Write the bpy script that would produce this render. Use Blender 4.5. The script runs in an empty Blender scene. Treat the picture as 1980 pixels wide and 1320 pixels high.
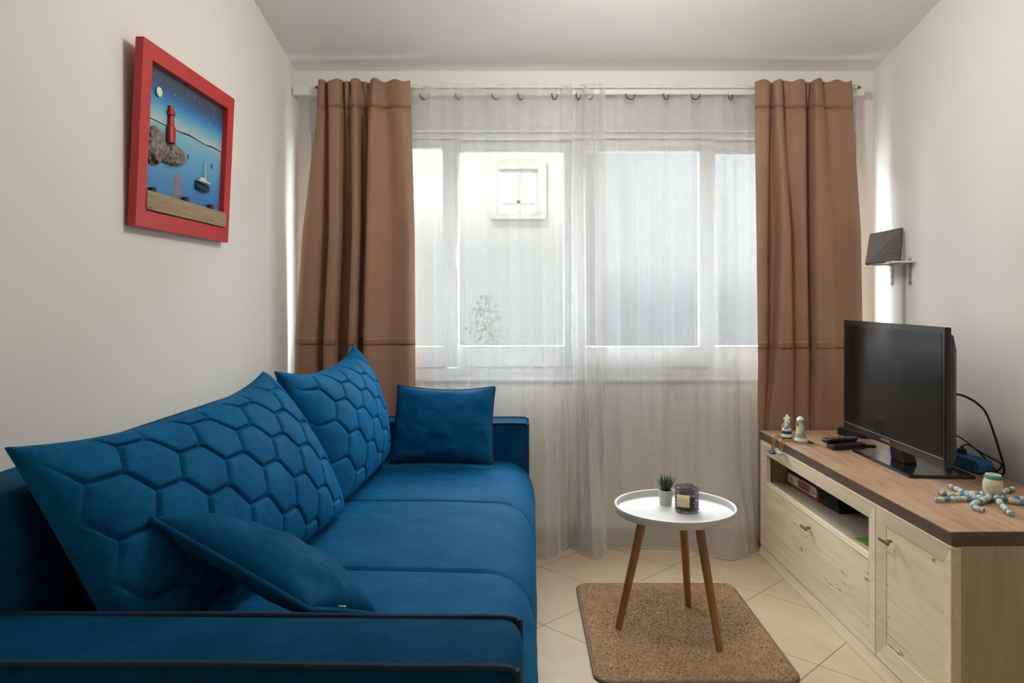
import bpy, bmesh, math, random
import numpy as np
from mathutils import Vector, Matrix, noise as mnoise

C = bpy.context.scene.collection
random.seed(7)
F, CX, CY, CZ = 1440.0, 1003.0, 572.0, 1.25     # focal length in px, principal point, camera height

def P(px, py, Y):
    return Vector(((px - CX) * Y / F, Y, CZ - (py - CY) * Y / F))
def XP(px, Y):
    return (px - CX) * Y / F

# ------------------------------------------------------------------ mesh helpers
class MB:
    def __init__(s):
        s.v = []; s.f = []
    def add(s, vs, fs):
        b = len(s.v); s.v += [tuple(v) for v in vs]; s.f += [tuple(b + i for i in f) for f in fs]; return s
    def box(s, x0, x1, y0, y1, z0, z1):
        vs = [(x, y, z) for x in (x0, x1) for y in (y0, y1) for z in (z0, z1)]
        return s.add(vs, [(0,1,3,2),(4,6,7,5),(0,4,5,1),(2,3,7,6),(0,2,6,4),(1,5,7,3)])
    def hexa(s, bot, top):
        return s.add(list(bot) + list(top), [(3,2,1,0),(4,5,6,7),(0,1,5,4),(1,2,6,5),(2,3,7,6),(3,0,4,7)])
    def prism(s, poly, axis, a, b):
        n = len(poly); vs = []
        for t in (a, b):
            for p in poly:
                q = list(p); q.insert(axis, t); vs.append(tuple(q))
        fs = [tuple(range(n))[::-1], tuple(range(n, 2*n))] + [(i, (i+1) % n, n + (i+1) % n, n + i) for i in range(n)]
        return s.add(vs, fs)
    def grid(s, rows, closed_u=False, closed_v=False):
        nr, nc = len(rows), len(rows[0]); vs = [p for r in rows for p in r]; fs = []
        for i in range(nr if closed_v else nr - 1):
            for j in range(nc if closed_u else nc - 1):
                i2, j2 = (i+1) % nr, (j+1) % nc
                fs.append((i*nc+j, i*nc+j2, i2*nc+j2, i2*nc+j))
        return s.add(vs, fs)
    def lathe(s, prof, c, n=32, cap0=True, cap1=True, mod=None):
        rows = []
        for k, (r, z) in enumerate(prof):
            row = []
            for i in range(n):
                a = 2*math.pi*i/n; rr = r if mod is None else mod(r, z, a, k)
                row.append((c[0]+rr*math.cos(a), c[1]+rr*math.sin(a), c[2]+z))
            rows.append(row)
        b = len(s.v); s.grid(rows, closed_u=True)
        if cap0: s.f.append(tuple(b + i for i in range(n))[::-1])
        if cap1: s.f.append(tuple(b + (len(prof)-1)*n + i for i in range(n)))
        return s
    def tube(s, pts, r, n=8, closed=False, cap=True):
        pts = [Vector(p) for p in pts]; m = len(pts)
        rr = r if isinstance(r, (list, tuple)) else [r]*m
        rows = []; up = None
        for i, p in enumerate(pts):
            a = pts[(i-1) % m] if (closed or i > 0) else p
            c = pts[(i+1) % m] if (closed or i < m-1) else p
            t = (c - a)
            t = t.normalized() if t.length > 1e-9 else Vector((0,0,1))
            if up is None:
                up = Vector((0,0,1)) if abs(t.z) < .9 else Vector((1,0,0))
            up = (up - t*up.dot(t))
            if up.length < 1e-6: up = t.orthogonal()
            up.normalize(); sd = t.cross(up)
            rows.append([tuple(p + (up*math.cos(2*math.pi*k/n) + sd*math.sin(2*math.pi*k/n))*rr[i]) for k in range(n)])
        b = len(s.v); s.grid(rows, closed_u=True, closed_v=closed)
        if cap and not closed:
            s.f.append(tuple(b + k for k in range(n))); s.f.append(tuple(b + (m-1)*n + k for k in range(n))[::-1])
        return s
    def ell(s, c, r, nu=20, nv=12, rot=None, disp=None):
        rows = []
        for i in range(nv+1):
            th = math.pi*i/nv; row = []
            for j in range(nu):
                ph = 2*math.pi*j/nu
                d = Vector((math.sin(th)*math.cos(ph), math.sin(th)*math.sin(ph), math.cos(th)))
                q = Vector((d.x*r[0], d.y*r[1], d.z*r[2]))
                if disp: q = q*disp(d)
                if rot is not None: q = rot @ q
                row.append(tuple(Vector(c)+q))
            rows.append(row)
        return s.grid(rows, closed_u=True)
    def xform(s, M):
        s.v = [tuple(M @ Vector(v)) for v in s.v]; return s
    def build(s, name, mat, parent=None, origin=None, smooth=35, bevel=0, seg=2, solid=0, subd=0):
        me = bpy.data.meshes.new(name); o = bpy.data.objects.new(name, me); C.objects.link(o)
        off = Vector((0,0,0))
        if parent is not None:
            top = parent
            while top.parent is not None: top = top.parent
            if not top.get('_local'): off = Vector(top.location)
            o.parent = parent
        elif origin is not None:
            off = Vector(origin); o.location = off
        me.from_pydata([(v[0]-off.x, v[1]-off.y, v[2]-off.z) for v in s.v], [], s.f)
        bm = bmesh.new(); bm.from_mesh(me)
        bmesh.ops.remove_doubles(bm, verts=bm.verts, dist=1e-6)
        bmesh.ops.recalc_face_normals(bm, faces=bm.faces)
        bm.to_mesh(me); bm.free()
        if smooth:
            me.shade_smooth()
            try: me.set_sharp_from_angle(angle=math.radians(smooth))
            except Exception: pass
        me.materials.append(mat)
        if solid:
            m = o.modifiers.new('solid', 'SOLIDIFY'); m.thickness = solid; m.offset = 0
        if bevel:
            m = o.modifiers.new('bevel', 'BEVEL'); m.width = bevel; m.segments = seg; m.limit_method = 'ANGLE'; m.angle_limit = math.radians(35)
            m.harden_normals = False
        if subd:
            m = o.modifiers.new('subd', 'SUBSURF'); m.levels = subd; m.render_levels = subd
        return o

def tag(o, label=None, cat=None, group=None, kind=None):
    if label: o['label'] = label
    if cat: o['category'] = cat
    if group: o['group'] = group
    if kind: o['kind'] = kind
    return o
def thing(name, loc, label, cat, group=None, rz=0.0, local=False):
    o = bpy.data.objects.new(name, None); C.objects.link(o); o.location = loc; o.rotation_euler = (0,0,rz)
    o.empty_display_size = .05
    if local: o['_local'] = True
    return tag(o, label, cat, group)
def struct(o): o['kind'] = 'structure'; return o

def catmull(pts, n):
    pts = [Vector(p) for p in pts]; out = []
    for i in range(len(pts)-1):
        p0 = pts[max(i-1,0)]; p1 = pts[i]; p2 = pts[i+1]; p3 = pts[min(i+2, len(pts)-1)]
        for k in range(n):
            t = k/n
            out.append(.5*((2*p1)+(p2-p0)*t+(2*p0-5*p1+4*p2-p3)*t*t+(3*p1-p0-3*p2+p3)*t**3))
    out.append(pts[-1]); return out
def lerp(a, b, t): return a + (b-a)*t
def sstep(a, b, x):
    t = min(1, max(0, (x-a)/(b-a))); return t*t*(3-2*t)
def interp(x, tab):
    if x <= tab[0][0]: return tab[0][1]
    for (a, b), (c, d) in zip(tab, tab[1:]):
        if x <= c: return lerp(b, d, sstep(a, c, x))
    return tab[-1][1]

# ------------------------------------------------------------------ materials
class NT:
    def __init__(s, name):
        s.m = bpy.data.materials.new(name); s.m.use_nodes = True
        s.t = s.m.node_tree; s.n = s.t.nodes; s.bsdf = s.n['Principled BSDF']; s.out = s.n['Material Output']
    def node(s, typ, **kw):
        x = s.n.new(typ)
        for k, v in kw.items():
            if k.startswith('i_'): x.inputs[k[2:].replace('_', ' ')].default_value = v
            else: setattr(x, k, v)
        return x
    def link(s, a, b): s.t.links.new(a, b)
    def coord(s, scale=(1,1,1), rot=(0,0,0), loc=(0,0,0)):
        tc = s.node('ShaderNodeTexCoord'); mp = s.node('ShaderNodeMapping')
        mp.inputs['Scale'].default_value = scale; mp.inputs['Rotation'].default_value = rot; mp.inputs['Location'].default_value = loc
        s.link(tc.outputs['Object'], mp.inputs['Vector']); return mp.outputs['Vector']
    def noise(s, vec, scale, detail=3, rough=.55, dist=0):
        n = s.node('ShaderNodeTexNoise'); n.inputs['Scale'].default_value = scale; n.inputs['Detail'].default_value = detail
        n.inputs['Roughness'].default_value = rough; n.inputs['Distortion'].default_value = dist
        s.link(vec, n.inputs['Vector']); return n.outputs['Fac']
    def ramp(s, fac, stops, interp='LINEAR'):
        r = s.node('ShaderNodeValToRGB'); r.color_ramp.interpolation = interp
        e = r.color_ramp.elements
        while len(e) < len(stops): e.new(.5)
        for k, (p, c) in enumerate(stops):
            e[k].position = p; e[k].color = (*c, 1) if len(c) == 3 else c
        s.link(fac, r.inputs['Fac']); return r.outputs['Color']
    def math(s, op, a, b=None, c=None):
        m = s.node('ShaderNodeMath', operation=op)
        for i, x in enumerate((a, b, c)):
            if x is None: continue
            if isinstance(x, (int, float)): m.inputs[i].default_value = x
            else: s.link(x, m.inputs[i])
        return m.outputs[0]
    def mix(s, fac, a, b, mode='MIX'):
        m = s.node('ShaderNodeMix', data_type='RGBA', blend_type=mode)
        for sock, x in ((m.inputs[0], fac), (m.inputs[6], a), (m.inputs[7], b)):
            if isinstance(x, (int, float)): sock.default_value = x
            elif isinstance(x, tuple): sock.default_value = (*x, 1) if len(x) == 3 else x
            else: s.link(x, sock)
        return m.outputs[2]
    def bump(s, h, strength=.3, dist=.002):
        b = s.node('ShaderNodeBump'); b.inputs['Strength'].default_value = strength; b.inputs['Distance'].default_value = dist
        s.link(h, b.inputs['Height']); s.link(b.outputs['Normal'], s.bsdf.inputs['Normal'])
    def base(s, col):
        if isinstance(col, tuple): s.bsdf.inputs['Base Color'].default_value = (*col, 1)
        else: s.link(col, s.bsdf.inputs['Base Color'])
    def set(s, **kw):
        for k, v in kw.items(): s.bsdf.inputs[k.replace('_', ' ')].default_value = v
        return s

def plain(name, col, rough=.5, metal=0, var=.06, vs=30, bump=0, bs=200, **kw):
    t = NT(name); v = t.coord()
    n = t.noise(v, vs, 4)
    lo = tuple(c*(1-var) for c in col); hi = tuple(min(1, c*(1+var)) for c in col)
    t.base(t.ramp(n, [(.3, lo), (.7, hi)]))
    t.set(Roughness=rough, Metallic=metal, **kw)
    if bump: t.bump(t.noise(v, bs, 3), bump, .001)
    return t.m

def velvet(name, bscale=260, bstr=.35, k=1.1):
    t = NT(name); v = t.coord()
    n = t.noise(v, 9, 5, .6); n2 = t.noise(v, 60, 3)
    kk = lambda q: tuple(x*k for x in q)
    c = t.ramp(n, [(.3, kk((.0022, .034, .084))), (.52, kk((.0030, .048, .114))), (.75, kk((.0046, .064, .148)))])
    c = t.mix(.25, c, t.ramp(n2, [(.35, kk((.0016, .030, .08))), (.65, kk((.0036, .066, .16)))]))
    t.base(c); t.set(Roughness=.62)
    t.bsdf.inputs['Specular IOR Level'].default_value = .035; t.bsdf.inputs['Specular Tint'].default_value = (.25, .6, .9, 1)
    t.bsdf.inputs['Sheen Weight'].default_value = .12
    t.bsdf.inputs['Sheen Roughness'].default_value = .45
    t.bsdf.inputs['Sheen Tint'].default_value = (.02, .30, .60, 1)
    t.bump(t.noise(v, bscale, 2, .5, .6), bstr, .0015)
    return t.m

def wood(name, stops, axis='y', stretch=14, scale=3.0, rough=.5, cracks=0, planks=0, bump=.12):
    t = NT(name)
    sc = [stretch]*3; sc['xyz'.index(axis)] = 1.0
    v = t.coord(scale=tuple(sc))
    n = t.noise(v, scale, 6, .6, .8)
    n2 = t.noise(v, scale*6, 3, .5)
    f = t.math('ADD', t.math('MULTIPLY', n, .75), t.math('MULTIPLY', n2, .25))
    col = t.ramp(f, stops)
    if planks:
        w = t.coord()
        sx = t.node('ShaderNodeSeparateXYZ'); t.link(w, sx.inputs[0])
        q = t.math('MULTIPLY', sx.outputs[0], planks)
        wn = t.node('ShaderNodeTexWhiteNoise', noise_dimensions='1D'); t.link(t.math('FLOOR', q), wn.inputs['W'])
        col = t.mix(t.math('MULTIPLY', wn.outputs['Value'], .28), col, (.20, .12, .075))
    if cracks:
        sc2 = [17]*3; sc2['xyz'.index(axis)] = 1.1
        c1 = t.noise(t.coord(scale=tuple(sc2), loc=(3, 5, 1)), 1.0, 2.5, .5, .3)
        band = t.math('LESS_THAN', t.math('ABSOLUTE', t.math('SUBTRACT', c1, .5)), .0035)
        sc3 = [7]*3; sc3['xyz'.index(axis)] = 3.0
        mk = t.math('GREATER_THAN', t.noise(t.coord(scale=tuple(sc3)), 1.0, 1), .55)
        col = t.mix(t.math('MULTIPLY', t.math('MULTIPLY', band, mk), .75), col, (.13, .085, .05))
    t.base(col); t.set(Roughness=rough)
    if bump: t.bump(f, bump, .002)
    return t.m

def wall_mat(name, col, bs=90):
    t = NT(name); v = t.coord(); n = t.noise(v, 1.2, 3)
    t.base(t.ramp(n, [(.3, tuple(c*.98 for c in col)), (.7, col)])); t.set(Roughness=.75)
    t.bsdf.inputs['Specular IOR Level'].default_value = .25
    t.bump(t.noise(v, bs, 4), .06, .002)
    return t.m

M = {}
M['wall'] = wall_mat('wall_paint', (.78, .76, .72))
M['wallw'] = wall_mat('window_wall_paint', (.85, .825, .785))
M['ceil'] = wall_mat('ceiling_paint', (.86, .845, .815))
M['pvc'] = plain('white_pvc', (.62, .63, .64), .35, var=.01)
M['white'] = plain('white_lacquer', (.53, .53, .51), .42, var=.01)
M['rail'] = plain('white_rail', (.80, .79, .75), .45, var=.02)
M['velvet'] = velvet('blue_leatherette_velvet', 300, .45)
M['quilt'] = velvet('blue_quilted_leatherette', 230, .7, 2.15)
M['velvets'] = velvet('blue_velvet', 600, .15, 1.55)
M['pipe'] = plain('dark_blue_piping', (.002, .020, .05), .7, var=.1)
M['brass'] = plain('antique_bronze', (.26, .20, .14), .42, .75)
M['metal'] = plain('dark_nickel', (.20, .18, .16), .35, .9)
M['steel'] = plain('grey_steel', (.50, .49, .47), .4, .85)
M['black'] = plain('black_plastic', (.012, .012, .013), .38, var=.05)
M['bezel'] = plain('black_gloss_bezel', (.010, .010, .011), .16, var=.02)
M['rubber'] = plain('black_cable', (.012, .011, .010), .5)
M['tvback'] = plain('dark_brown_plastic', (.035, .031, .027), .5)
M['red'] = plain('red_painted_frame', (.50, .028, .030), .42, var=.08, vs=14, bump=.05)
M['legwood'] = wood('oak_leg', [(.3, (.24, .10, .028)), (.7, (.40, .19, .06))], 'z', 18, 5, .45)
M['top'] = wood('brown_oak_top', [(.36, (.33, .19, .11)), (.5, (.48, .30, .185)), (.64, (.60, .405, .265))], 'y', 11, 2.6, .42, planks=5)
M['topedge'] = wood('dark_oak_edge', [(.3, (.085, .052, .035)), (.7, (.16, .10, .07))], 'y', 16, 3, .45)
M['pine'] = wood('whitewashed_pine', [(.36, (.70, .575, .40)), (.5, (.79, .68, .49)), (.66, (.84, .745, .56))], 'y', 14, 2.2, .5, cracks=1)
M['pinef'] = wood('whitewashed_pine_frame', [(.35, (.70, .57, .41)), (.65, (.82, .70, .53))], 'y', 18, 3, .45)
M['pinev'] = wood('shade_toned_pine_vertical', [(.3, (.40, .325, .205)), (.5, (.445, .37, .24)), (.7, (.48, .405, .27))], 'z', 16, 2.4, .5)  # darker than the front pine: shade on the side panel put into the colour
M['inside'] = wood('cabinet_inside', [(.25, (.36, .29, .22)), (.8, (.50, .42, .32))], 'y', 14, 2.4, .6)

def floor_mat():
    t = NT('beige_floor_tiles'); v = t.coord()
    sx = t.node('ShaderNodeSeparateXYZ'); t.link(v, sx.inputs[0])
    x = t.math('SUBTRACT', sx.outputs[0], 1.0155); y = t.math('SUBTRACT', sx.outputs[1], 2.521)
    k = 1/(math.sqrt(2)*.4345)
    a = t.math('MULTIPLY', t.math('ADD', x, y), k); b = t.math('MULTIPLY', t.math('SUBTRACT', x, y), k)
    def edge(q):
        f = t.math('FRACT', q); return t.math('MINIMUM', f, t.math('SUBTRACT', 1.0, f))
    d = t.math('MINIMUM', edge(a), edge(b))
    g = t.math('LESS_THAN', d, .0040)
    wn = t.node('ShaderNodeTexWhiteNoise', noise_dimensions='2D')
    cb = t.node('ShaderNodeCombineXYZ'); t.link(t.math('FLOOR', a), cb.inputs[0]); t.link(t.math('FLOOR', b), cb.inputs[1])
    t.link(cb.outputs[0], wn.inputs['Vector'])
    n = t.noise(v, 5, 5, .6, .5)
    col = t.ramp(n, [(.3, (.51, .395, .27)), (.55, (.575, .455, .32)), (.8, (.62, .505, .365))])
    col = t.mix(t.math('MULTIPLY', wn.outputs['Value'], .12), col, (.44, .34, .235))
    col = t.mix(g, col, (.17, .125, .085))
    t.base(col); t.set(Roughness=.38)
    t.bsdf.inputs['Specular IOR Level'].default_value = .35
    bm_ = t.math('MULTIPLY', t.math('MINIMUM', d, .012), 60)
    t.bump(bm_, .35, .003)
    return t.m
M['floor'] = floor_mat()
M['tilebase'] = plain('beige_skirting_tile', (.50, .43, .35), .4, var=.05, vs=8)

def rug_mat():
    t = NT('brown_rug_pile'); v = t.coord()
    n = t.noise(v, 22, 4, .6); n2 = t.noise(v, 150, 4, .65)
    c = t.ramp(n, [(.3, (.27, .165, .095)), (.7, (.40, .265, .162))])
    c = t.mix(.6, c, t.ramp(n2, [(.38, (.16, .092, .05)), (.62, (.58, .385, .24))]))
    t.base(c); t.set(Roughness=.95); t.bsdf.inputs['Specular IOR Level'].default_value = .05
    t.bump(n2, .6, .004); return t.m
M['rug'] = rug_mat()
M['rugedge'] = plain('rug_binding', (.20, .135, .085), .9, bump=.3, bs=500)

def curtain_mat():
    t = NT('brown_satin_curtain'); v = t.coord()
    n = t.noise(v, 500, 2); n2 = t.noise(v, 3, 2)
    c = t.ramp(n2, [(.3, (.335, .192, .122)), (.7, (.39, .232, .150))])
    t.base(c); t.set(Roughness=.55); t.bsdf.inputs['Specular IOR Level'].default_value = .25
    t.bsdf.inputs['Sheen Weight'].default_value = .15
    t.bump(n, .08, .0005)
    tr = t.node('ShaderNodeBsdfTranslucent'); tr.inputs['Color'].default_value = (.40, .17, .075, 1)
    mx = t.node('ShaderNodeMixShader'); mx.inputs[0].default_value = .10
    t.link(t.bsdf.outputs[0], mx.inputs[1]); t.link(tr.outputs[0], mx.inputs[2]); t.link(mx.outputs[0], t.out.inputs['Surface'])
    return t.m
M['curtain'] = curtain_mat()
def band_mat():
    t = NT('gold_brown_trim_band'); v = t.coord()
    w = t.node('ShaderNodeTexWave', wave_type='BANDS', bands_direction='Z'); w.inputs['Scale'].default_value = 55
    t.link(v, w.inputs['Vector'])
    n = t.noise(v, 40, 2)
    c = t.ramp(t.math('ADD', t.math('MULTIPLY', w.outputs['Fac'], .5), t.math('MULTIPLY', n, .5)), [(.3, (.20, .10, .042)), (.7, (.38, .22, .10))])
    t.base(c); t.set(Roughness=.4); return t.m
M['band'] = band_mat()

def sheer_mat():
    t = NT('white_sheer_voile'); t.n.remove(t.bsdf)
    v = t.coord(scale=(25, 25, 340)); n = t.noise(v, 1.0, 2)
    v2 = t.coord(scale=(260, 260, 12)); n2 = t.noise(v2, 1.0, 2)
    lw = t.node('ShaderNodeLayerWeight'); lw.inputs['Blend'].default_value = .5
    cov = t.math('ADD', .42, t.math('MULTIPLY', t.math('SUBTRACT', n, .5), .12))
    cov = t.math('ADD', cov, t.math('MULTIPLY', t.math('SUBTRACT', n2, .5), .06))
    cov = t.math('ADD', cov, t.math('MULTIPLY', t.math('POWER', lw.outputs['Facing'], 2.0), .75))
    cov = t.math('MINIMUM', t.math('MAXIMUM', cov, .05), .95)
    tp = t.node('ShaderNodeBsdfTransparent')
    tl = t.node('ShaderNodeBsdfTranslucent'); tl.inputs['Color'].default_value = (.17, .17, .17, 1)
    df = t.node('ShaderNodeBsdfDiffuse'); df.inputs['Color'].default_value = (.93, .925, .91, 1)
    a = t.node('ShaderNodeMixShader'); a.inputs[0].default_value = .72
    t.link(tl.outputs[0], a.inputs[1]); t.link(df.outputs[0], a.inputs[2])
    b = t.node('ShaderNodeMixShader'); t.link(cov, b.inputs[0]); t.link(tp.outputs[0], b.inputs[1]); t.link(a.outputs[0], b.inputs[2])
    t.link(b.outputs[0], t.out.inputs['Surface']); return t.m
M['sheer'] = sheer_mat()

def pane_mat():
    t = NT('window_glass'); t.n.remove(t.bsdf)
    tp = t.node('ShaderNodeBsdfTransparent'); tp.inputs['Color'].default_value = (.95, .97, .97, 1)
    gl = t.node('ShaderNodeBsdfGlossy'); gl.inputs['Roughness'].default_value = .02
    fr = t.node('ShaderNodeFresnel'); fr.inputs['IOR'].default_value = 1.45
    m = t.node('ShaderNodeMixShader'); t.link(t.math('MULTIPLY', fr.outputs[0], .3), m.inputs[0])
    t.link(tp.outputs[0], m.inputs[1]); t.link(gl.outputs[0], m.inputs[2]); t.link(m.outputs[0], t.out.inputs['Surface']); return t.m
M['pane'] = pane_mat()
def screen_mat():
    t = NT('tv_screen_glass'); v = t.coord(); n = t.noise(v, 4, 2)
    t.base(t.ramp(n, [(.3, (.0035, .0035, .004)), (.7, (.0045, .0045, .005))])); t.set(Roughness=.13)
    t.bsdf.inputs['Specular IOR Level'].default_value = .32
    return t.m
M['screen'] = screen_mat()
def glass_mat(name, col, rough=.03):
    t = NT(name); v = t.coord(); n = t.noise(v, 20, 2)
    t.base(t.ramp(n, [(.3, tuple(c*.95 for c in col)), (.7, col)]))
    t.set(Roughness=rough, IOR=1.45); t.bsdf.inputs['Transmission Weight'].default_value = 1.0; return t.m
M['smoke'] = glass_mat('smoked_hobnail_glass', (.40, .38, .42))
M['clear'] = glass_mat('clear_shelf_glass', (.90, .96, .94))

# ------------------------------------------------------------------ camera and light
cam = bpy.data.cameras.new('camera'); co = bpy.data.objects.new('camera', cam); C.objects.link(co)
co.location = (0, 0, CZ); co.rotation_euler = (math.radians(90), 0, 0)
cam.sensor_width = 36; cam.lens = F/1980*36; cam.shift_x = -(CX-990)/1980; cam.shift_y = -(660-CY)/1980
cam.clip_start = .05
bpy.context.scene.camera = co

XL, XR, YB, YF = -1.1216, 1.785, 3.75, -1.7
ZB, SL, YK = 2.383, .197, .9
ZT = ZB + (YB-YK)*SL
def zc(Y): return ZB + (YB - max(Y, YK))*SL

# ------------------------------------------------------------------ the room
def wx(px): return (px - CX)*3.76/F
WX0, WX1, WZ0, WZ1 = -1.045, 1.700, .835, 2.085
mb = MB(); mb.box(XL-.2, XR+.2, YF-.2, 4.0, -.2, 0); struct(mb.build('floor', M['floor'], smooth=0))
T = .2
prof = [(4.0, ZB-(4.0-YB)*SL), (YK, ZT), (YF-.2, ZT), (YF-.2, ZT+T), (YK, ZT+T), (4.0, ZB-(4.0-YB)*SL+T)]
mb = MB(); mb.prism(prof, 0, XL-.2, XR+.2); struct(mb.build('ceiling', M['ceil'], smooth=0))
side = [(YF-.2, 0), (4.0, 0), (4.0, ZB-(4.0-YB)*SL), (YK, ZT), (YF-.2, ZT)]
mb = MB(); mb.prism(side, 0, XL-.2, XL); struct(mb.build('wall_left', M['wall'], smooth=0))
mb = MB(); mb.prism(side, 0, XR, XR+.2); struct(mb.build('wall_right', M['wall'], smooth=0))
mb = MB(); mb.box(XL, XR, YF-.2, YF, 0, ZT); struct(mb.build('wall_front', M['wall'], smooth=0))
mb = MB(); zt4 = ZB-(4.0-YB)*SL
mb.box(XL, WX0, YB, 4.0, 0, zt4); mb.box(WX1, XR, YB, 4.0, 0, zt4)
mb.box(WX0, WX1, YB, 4.0, 0, WZ0); mb.box(WX0, WX1, YB, 4.0, WZ1, zt4)
mb.hexa([(XL,YB,zt4),(XR,YB,zt4),(XR,4.0,zt4),(XL,4.0,zt4)], [(XL,YB,ZB),(XR,YB,ZB),(XR,4.0,zt4+.0005),(XL,4.0,zt4+.0005)])
struct(mb.build('wall_back', M['wallw'], smooth=0))
mb = MB(); mb.box(XL, 1.75, YB-.010, YB, 0, .086); struct(mb.build('baseboard_back', M['tilebase'], smooth=0, bevel=.003))
mb = MB(); mb.box(XR-.010, XR, 0.2, YB-.011, 0, .086); struct(mb.build('baseboard_right', M['tilebase'], smooth=0, bevel=.003))
# roller shutter casing above the window
mb = MB(); mb.box(WX0-.005, WX1-.01, YB-.022, YB, WZ1-.002, 2.235); mb.box(WX0-.005, WX1-.01, YB-.028, YB, WZ1-.012, WZ1+.004)
struct(mb.build('trim_1', M['pvc'], smooth=0, bevel=.003))

# window: fixed frame, four sashes, panes, sill
win = thing('window_1', ((WX0+WX1)/2, YB+.05, WZ0), None, None); struct(win)
mb = MB(); w0 = YB+.005; w1 = YB+.10
FT, FB = 2.055, .885
mb.box(WX0, WX1, w0, w1, FT-.012, WZ1-.012); mb.box(WX0, WX1, w0, w1, WZ0, FB)
mb.box(WX0, WX0+.05, w0, w1, FB, FT-.012); mb.box(WX1-.05, WX1, w0, w1, FB, FT-.012)
mb.build('window_frame', M['pvc'], win, smooth=0, bevel=.004)
def sash(px0, px1, gx0, gx1, yy, zt, zb=.995):
    x0, x1, g0, g1 = wx(px0), wx(px1), wx(gx0), wx(gx1)
    mb = MB(); s0, s1 = FB+.002, FT-.016
    mb.box(x0, g0, yy, yy+.035, s0, s1); mb.box(g1, x1, yy, yy+.035, s0, s1)
    mb.box(g0, g1, yy, yy+.035, zt, s1); mb.box(g0, g1, yy, yy+.035, s0, zb)
    o = mb.build('window_sash', M['pvc'], win, smooth=0, bevel=.004)
    mb = MB(); mb.box(g0-.004, g1+.004, yy+.014, yy+.020, zb-.004, zt+.004); mb.build('pane', M['pane'], o, smooth=0)
    return o
a = sash(628, 886, 652, 856, w0+.008, 1.995)
mb = MB(); mb.box(wx(874), wx(884), w0-.012, w0+.007, 1.38, 1.52); mb.build('sash_handle', M['pvc'], a, smooth=0, bevel=.004)
sash(884, 1122, 886, 1092, w0+.048, 1.985)
sash(1106, 1384, 1133, 1353, w0+.008, 1.979)
sash(1378, 1640, 1382, 1616, w0+.048, 1.972)
mb = MB(); mb.box(WX0-.01, WX1+.01, YB-.016, YB+.05, WZ0-.018, WZ0+.002); mb.build('window_sill', M['pvc'], win, smooth=0, bevel=.004)

# ------------------------------------------------------------------ curtains
rail = thing('curtain_rail', (.25, 3.69, 2.268), 'white double curtain rail along the ceiling edge above the window', 'curtain rail')
rz = 2.262; x0r, x1r = XL+.004, 1.71
mb = MB(); mb.box(x0r, x1r, 3.673, 3.695, rz-.019, rz+.019); mb.build('rail_track', M['rail'], rail, smooth=0, bevel=.005)
mb = MB(); mb.tube([(-.985, 3.662, 2.276), (1.664, 3.662, 2.276)], .0055, 10); mb.build('rod', M['rail'], rail)
for xx in (-.992, 1.671):
    mb = MB(); mb.ell((xx, 3.662, 2.276), (.010, .008, .008)); mb.build('finial', M['metal'], rail)
for xx in (-.975, .325, 1.655):
    mb = MB(); mb.box(xx-.006, xx+.006, 3.658, 3.73, 2.2815, 2.291); mb.box(xx-.012, xx+.012, 3.729, 3.749, 2.262, 2.318)
    mb.build('bracket', M['rail'], rail, smooth=0, bevel=.002)

def curtain(name, label, levels, meanY, ztop, zbot, header_z, band_z, cat='curtain'):
    """levels: list of (z, [(px, depth cm), ...]) from top to bottom, equal counts."""
    root = thing(name, (XP(levels[1][1][len(levels[1][1])//2][0], 3.63), 3.63, zbot), label, cat, 'brown drapes on both sides of the window')
    def prof_at(z, off=0.0):
        L = levels
        if z >= L[0][0]: pr = L[0][1]
        elif z <= L[-1][0]: pr = L[-1][1]
        else:
            for (za, pa), (zb_, pb) in zip(L, L[1:]):
                if za >= z >= zb_:
                    t = (za - z)/(za - zb_)
                    pr = [(lerp(p[0], q[0], t), lerp(p[1], q[1], t)) for p, q in zip(pa, pb)]; break
        my = meanY(z)
        pts = []
        for px, d in pr:
            y = my - d*.01
            pts.append(((px - CX)*3.63/F, y, z))
        out = catmull(pts, 6)
        return [(p.x, p.y - off, z + ztopwob(p.x, z)) for p in out]
    def ztopwob(x, z):
        return .006*math.sin(x*70)*sstep(header_z, ztop, z)
    zs = [ztop - .012*k for k in range(int((ztop-header_z)/.012))] + [header_z]
    nz = int((header_z - zbot)/.035); zs += [lerp(header_z, zbot, (k+1)/nz) for k in range(nz)]
    mb = MB(); mb.grid([prof_at(z) for z in zs if z < header_z + 1e-6]); mb.build('drape', M['curtain'], root, smooth=180, solid=.003)
    mb = MB(); zh = [z for z in zs if z >= header_z - 1e-6]
    rows = [prof_at(z, .0015 + .0025*math.sin(math.pi*min(1, max(0, (z-header_z)/(ztop-header_z))))) for z in zh]
    mb.grid(rows); mb.build('header', M['curtain'], root, smooth=180, solid=.004)
    mb = MB(); mb.grid([prof_at(lerp(band_z+.017, band_z-.017, k/4), .0032) for k in range(5)]); mb.build('trim_band', M['band'], root, smooth=180, solid=.002)
    return root

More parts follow.
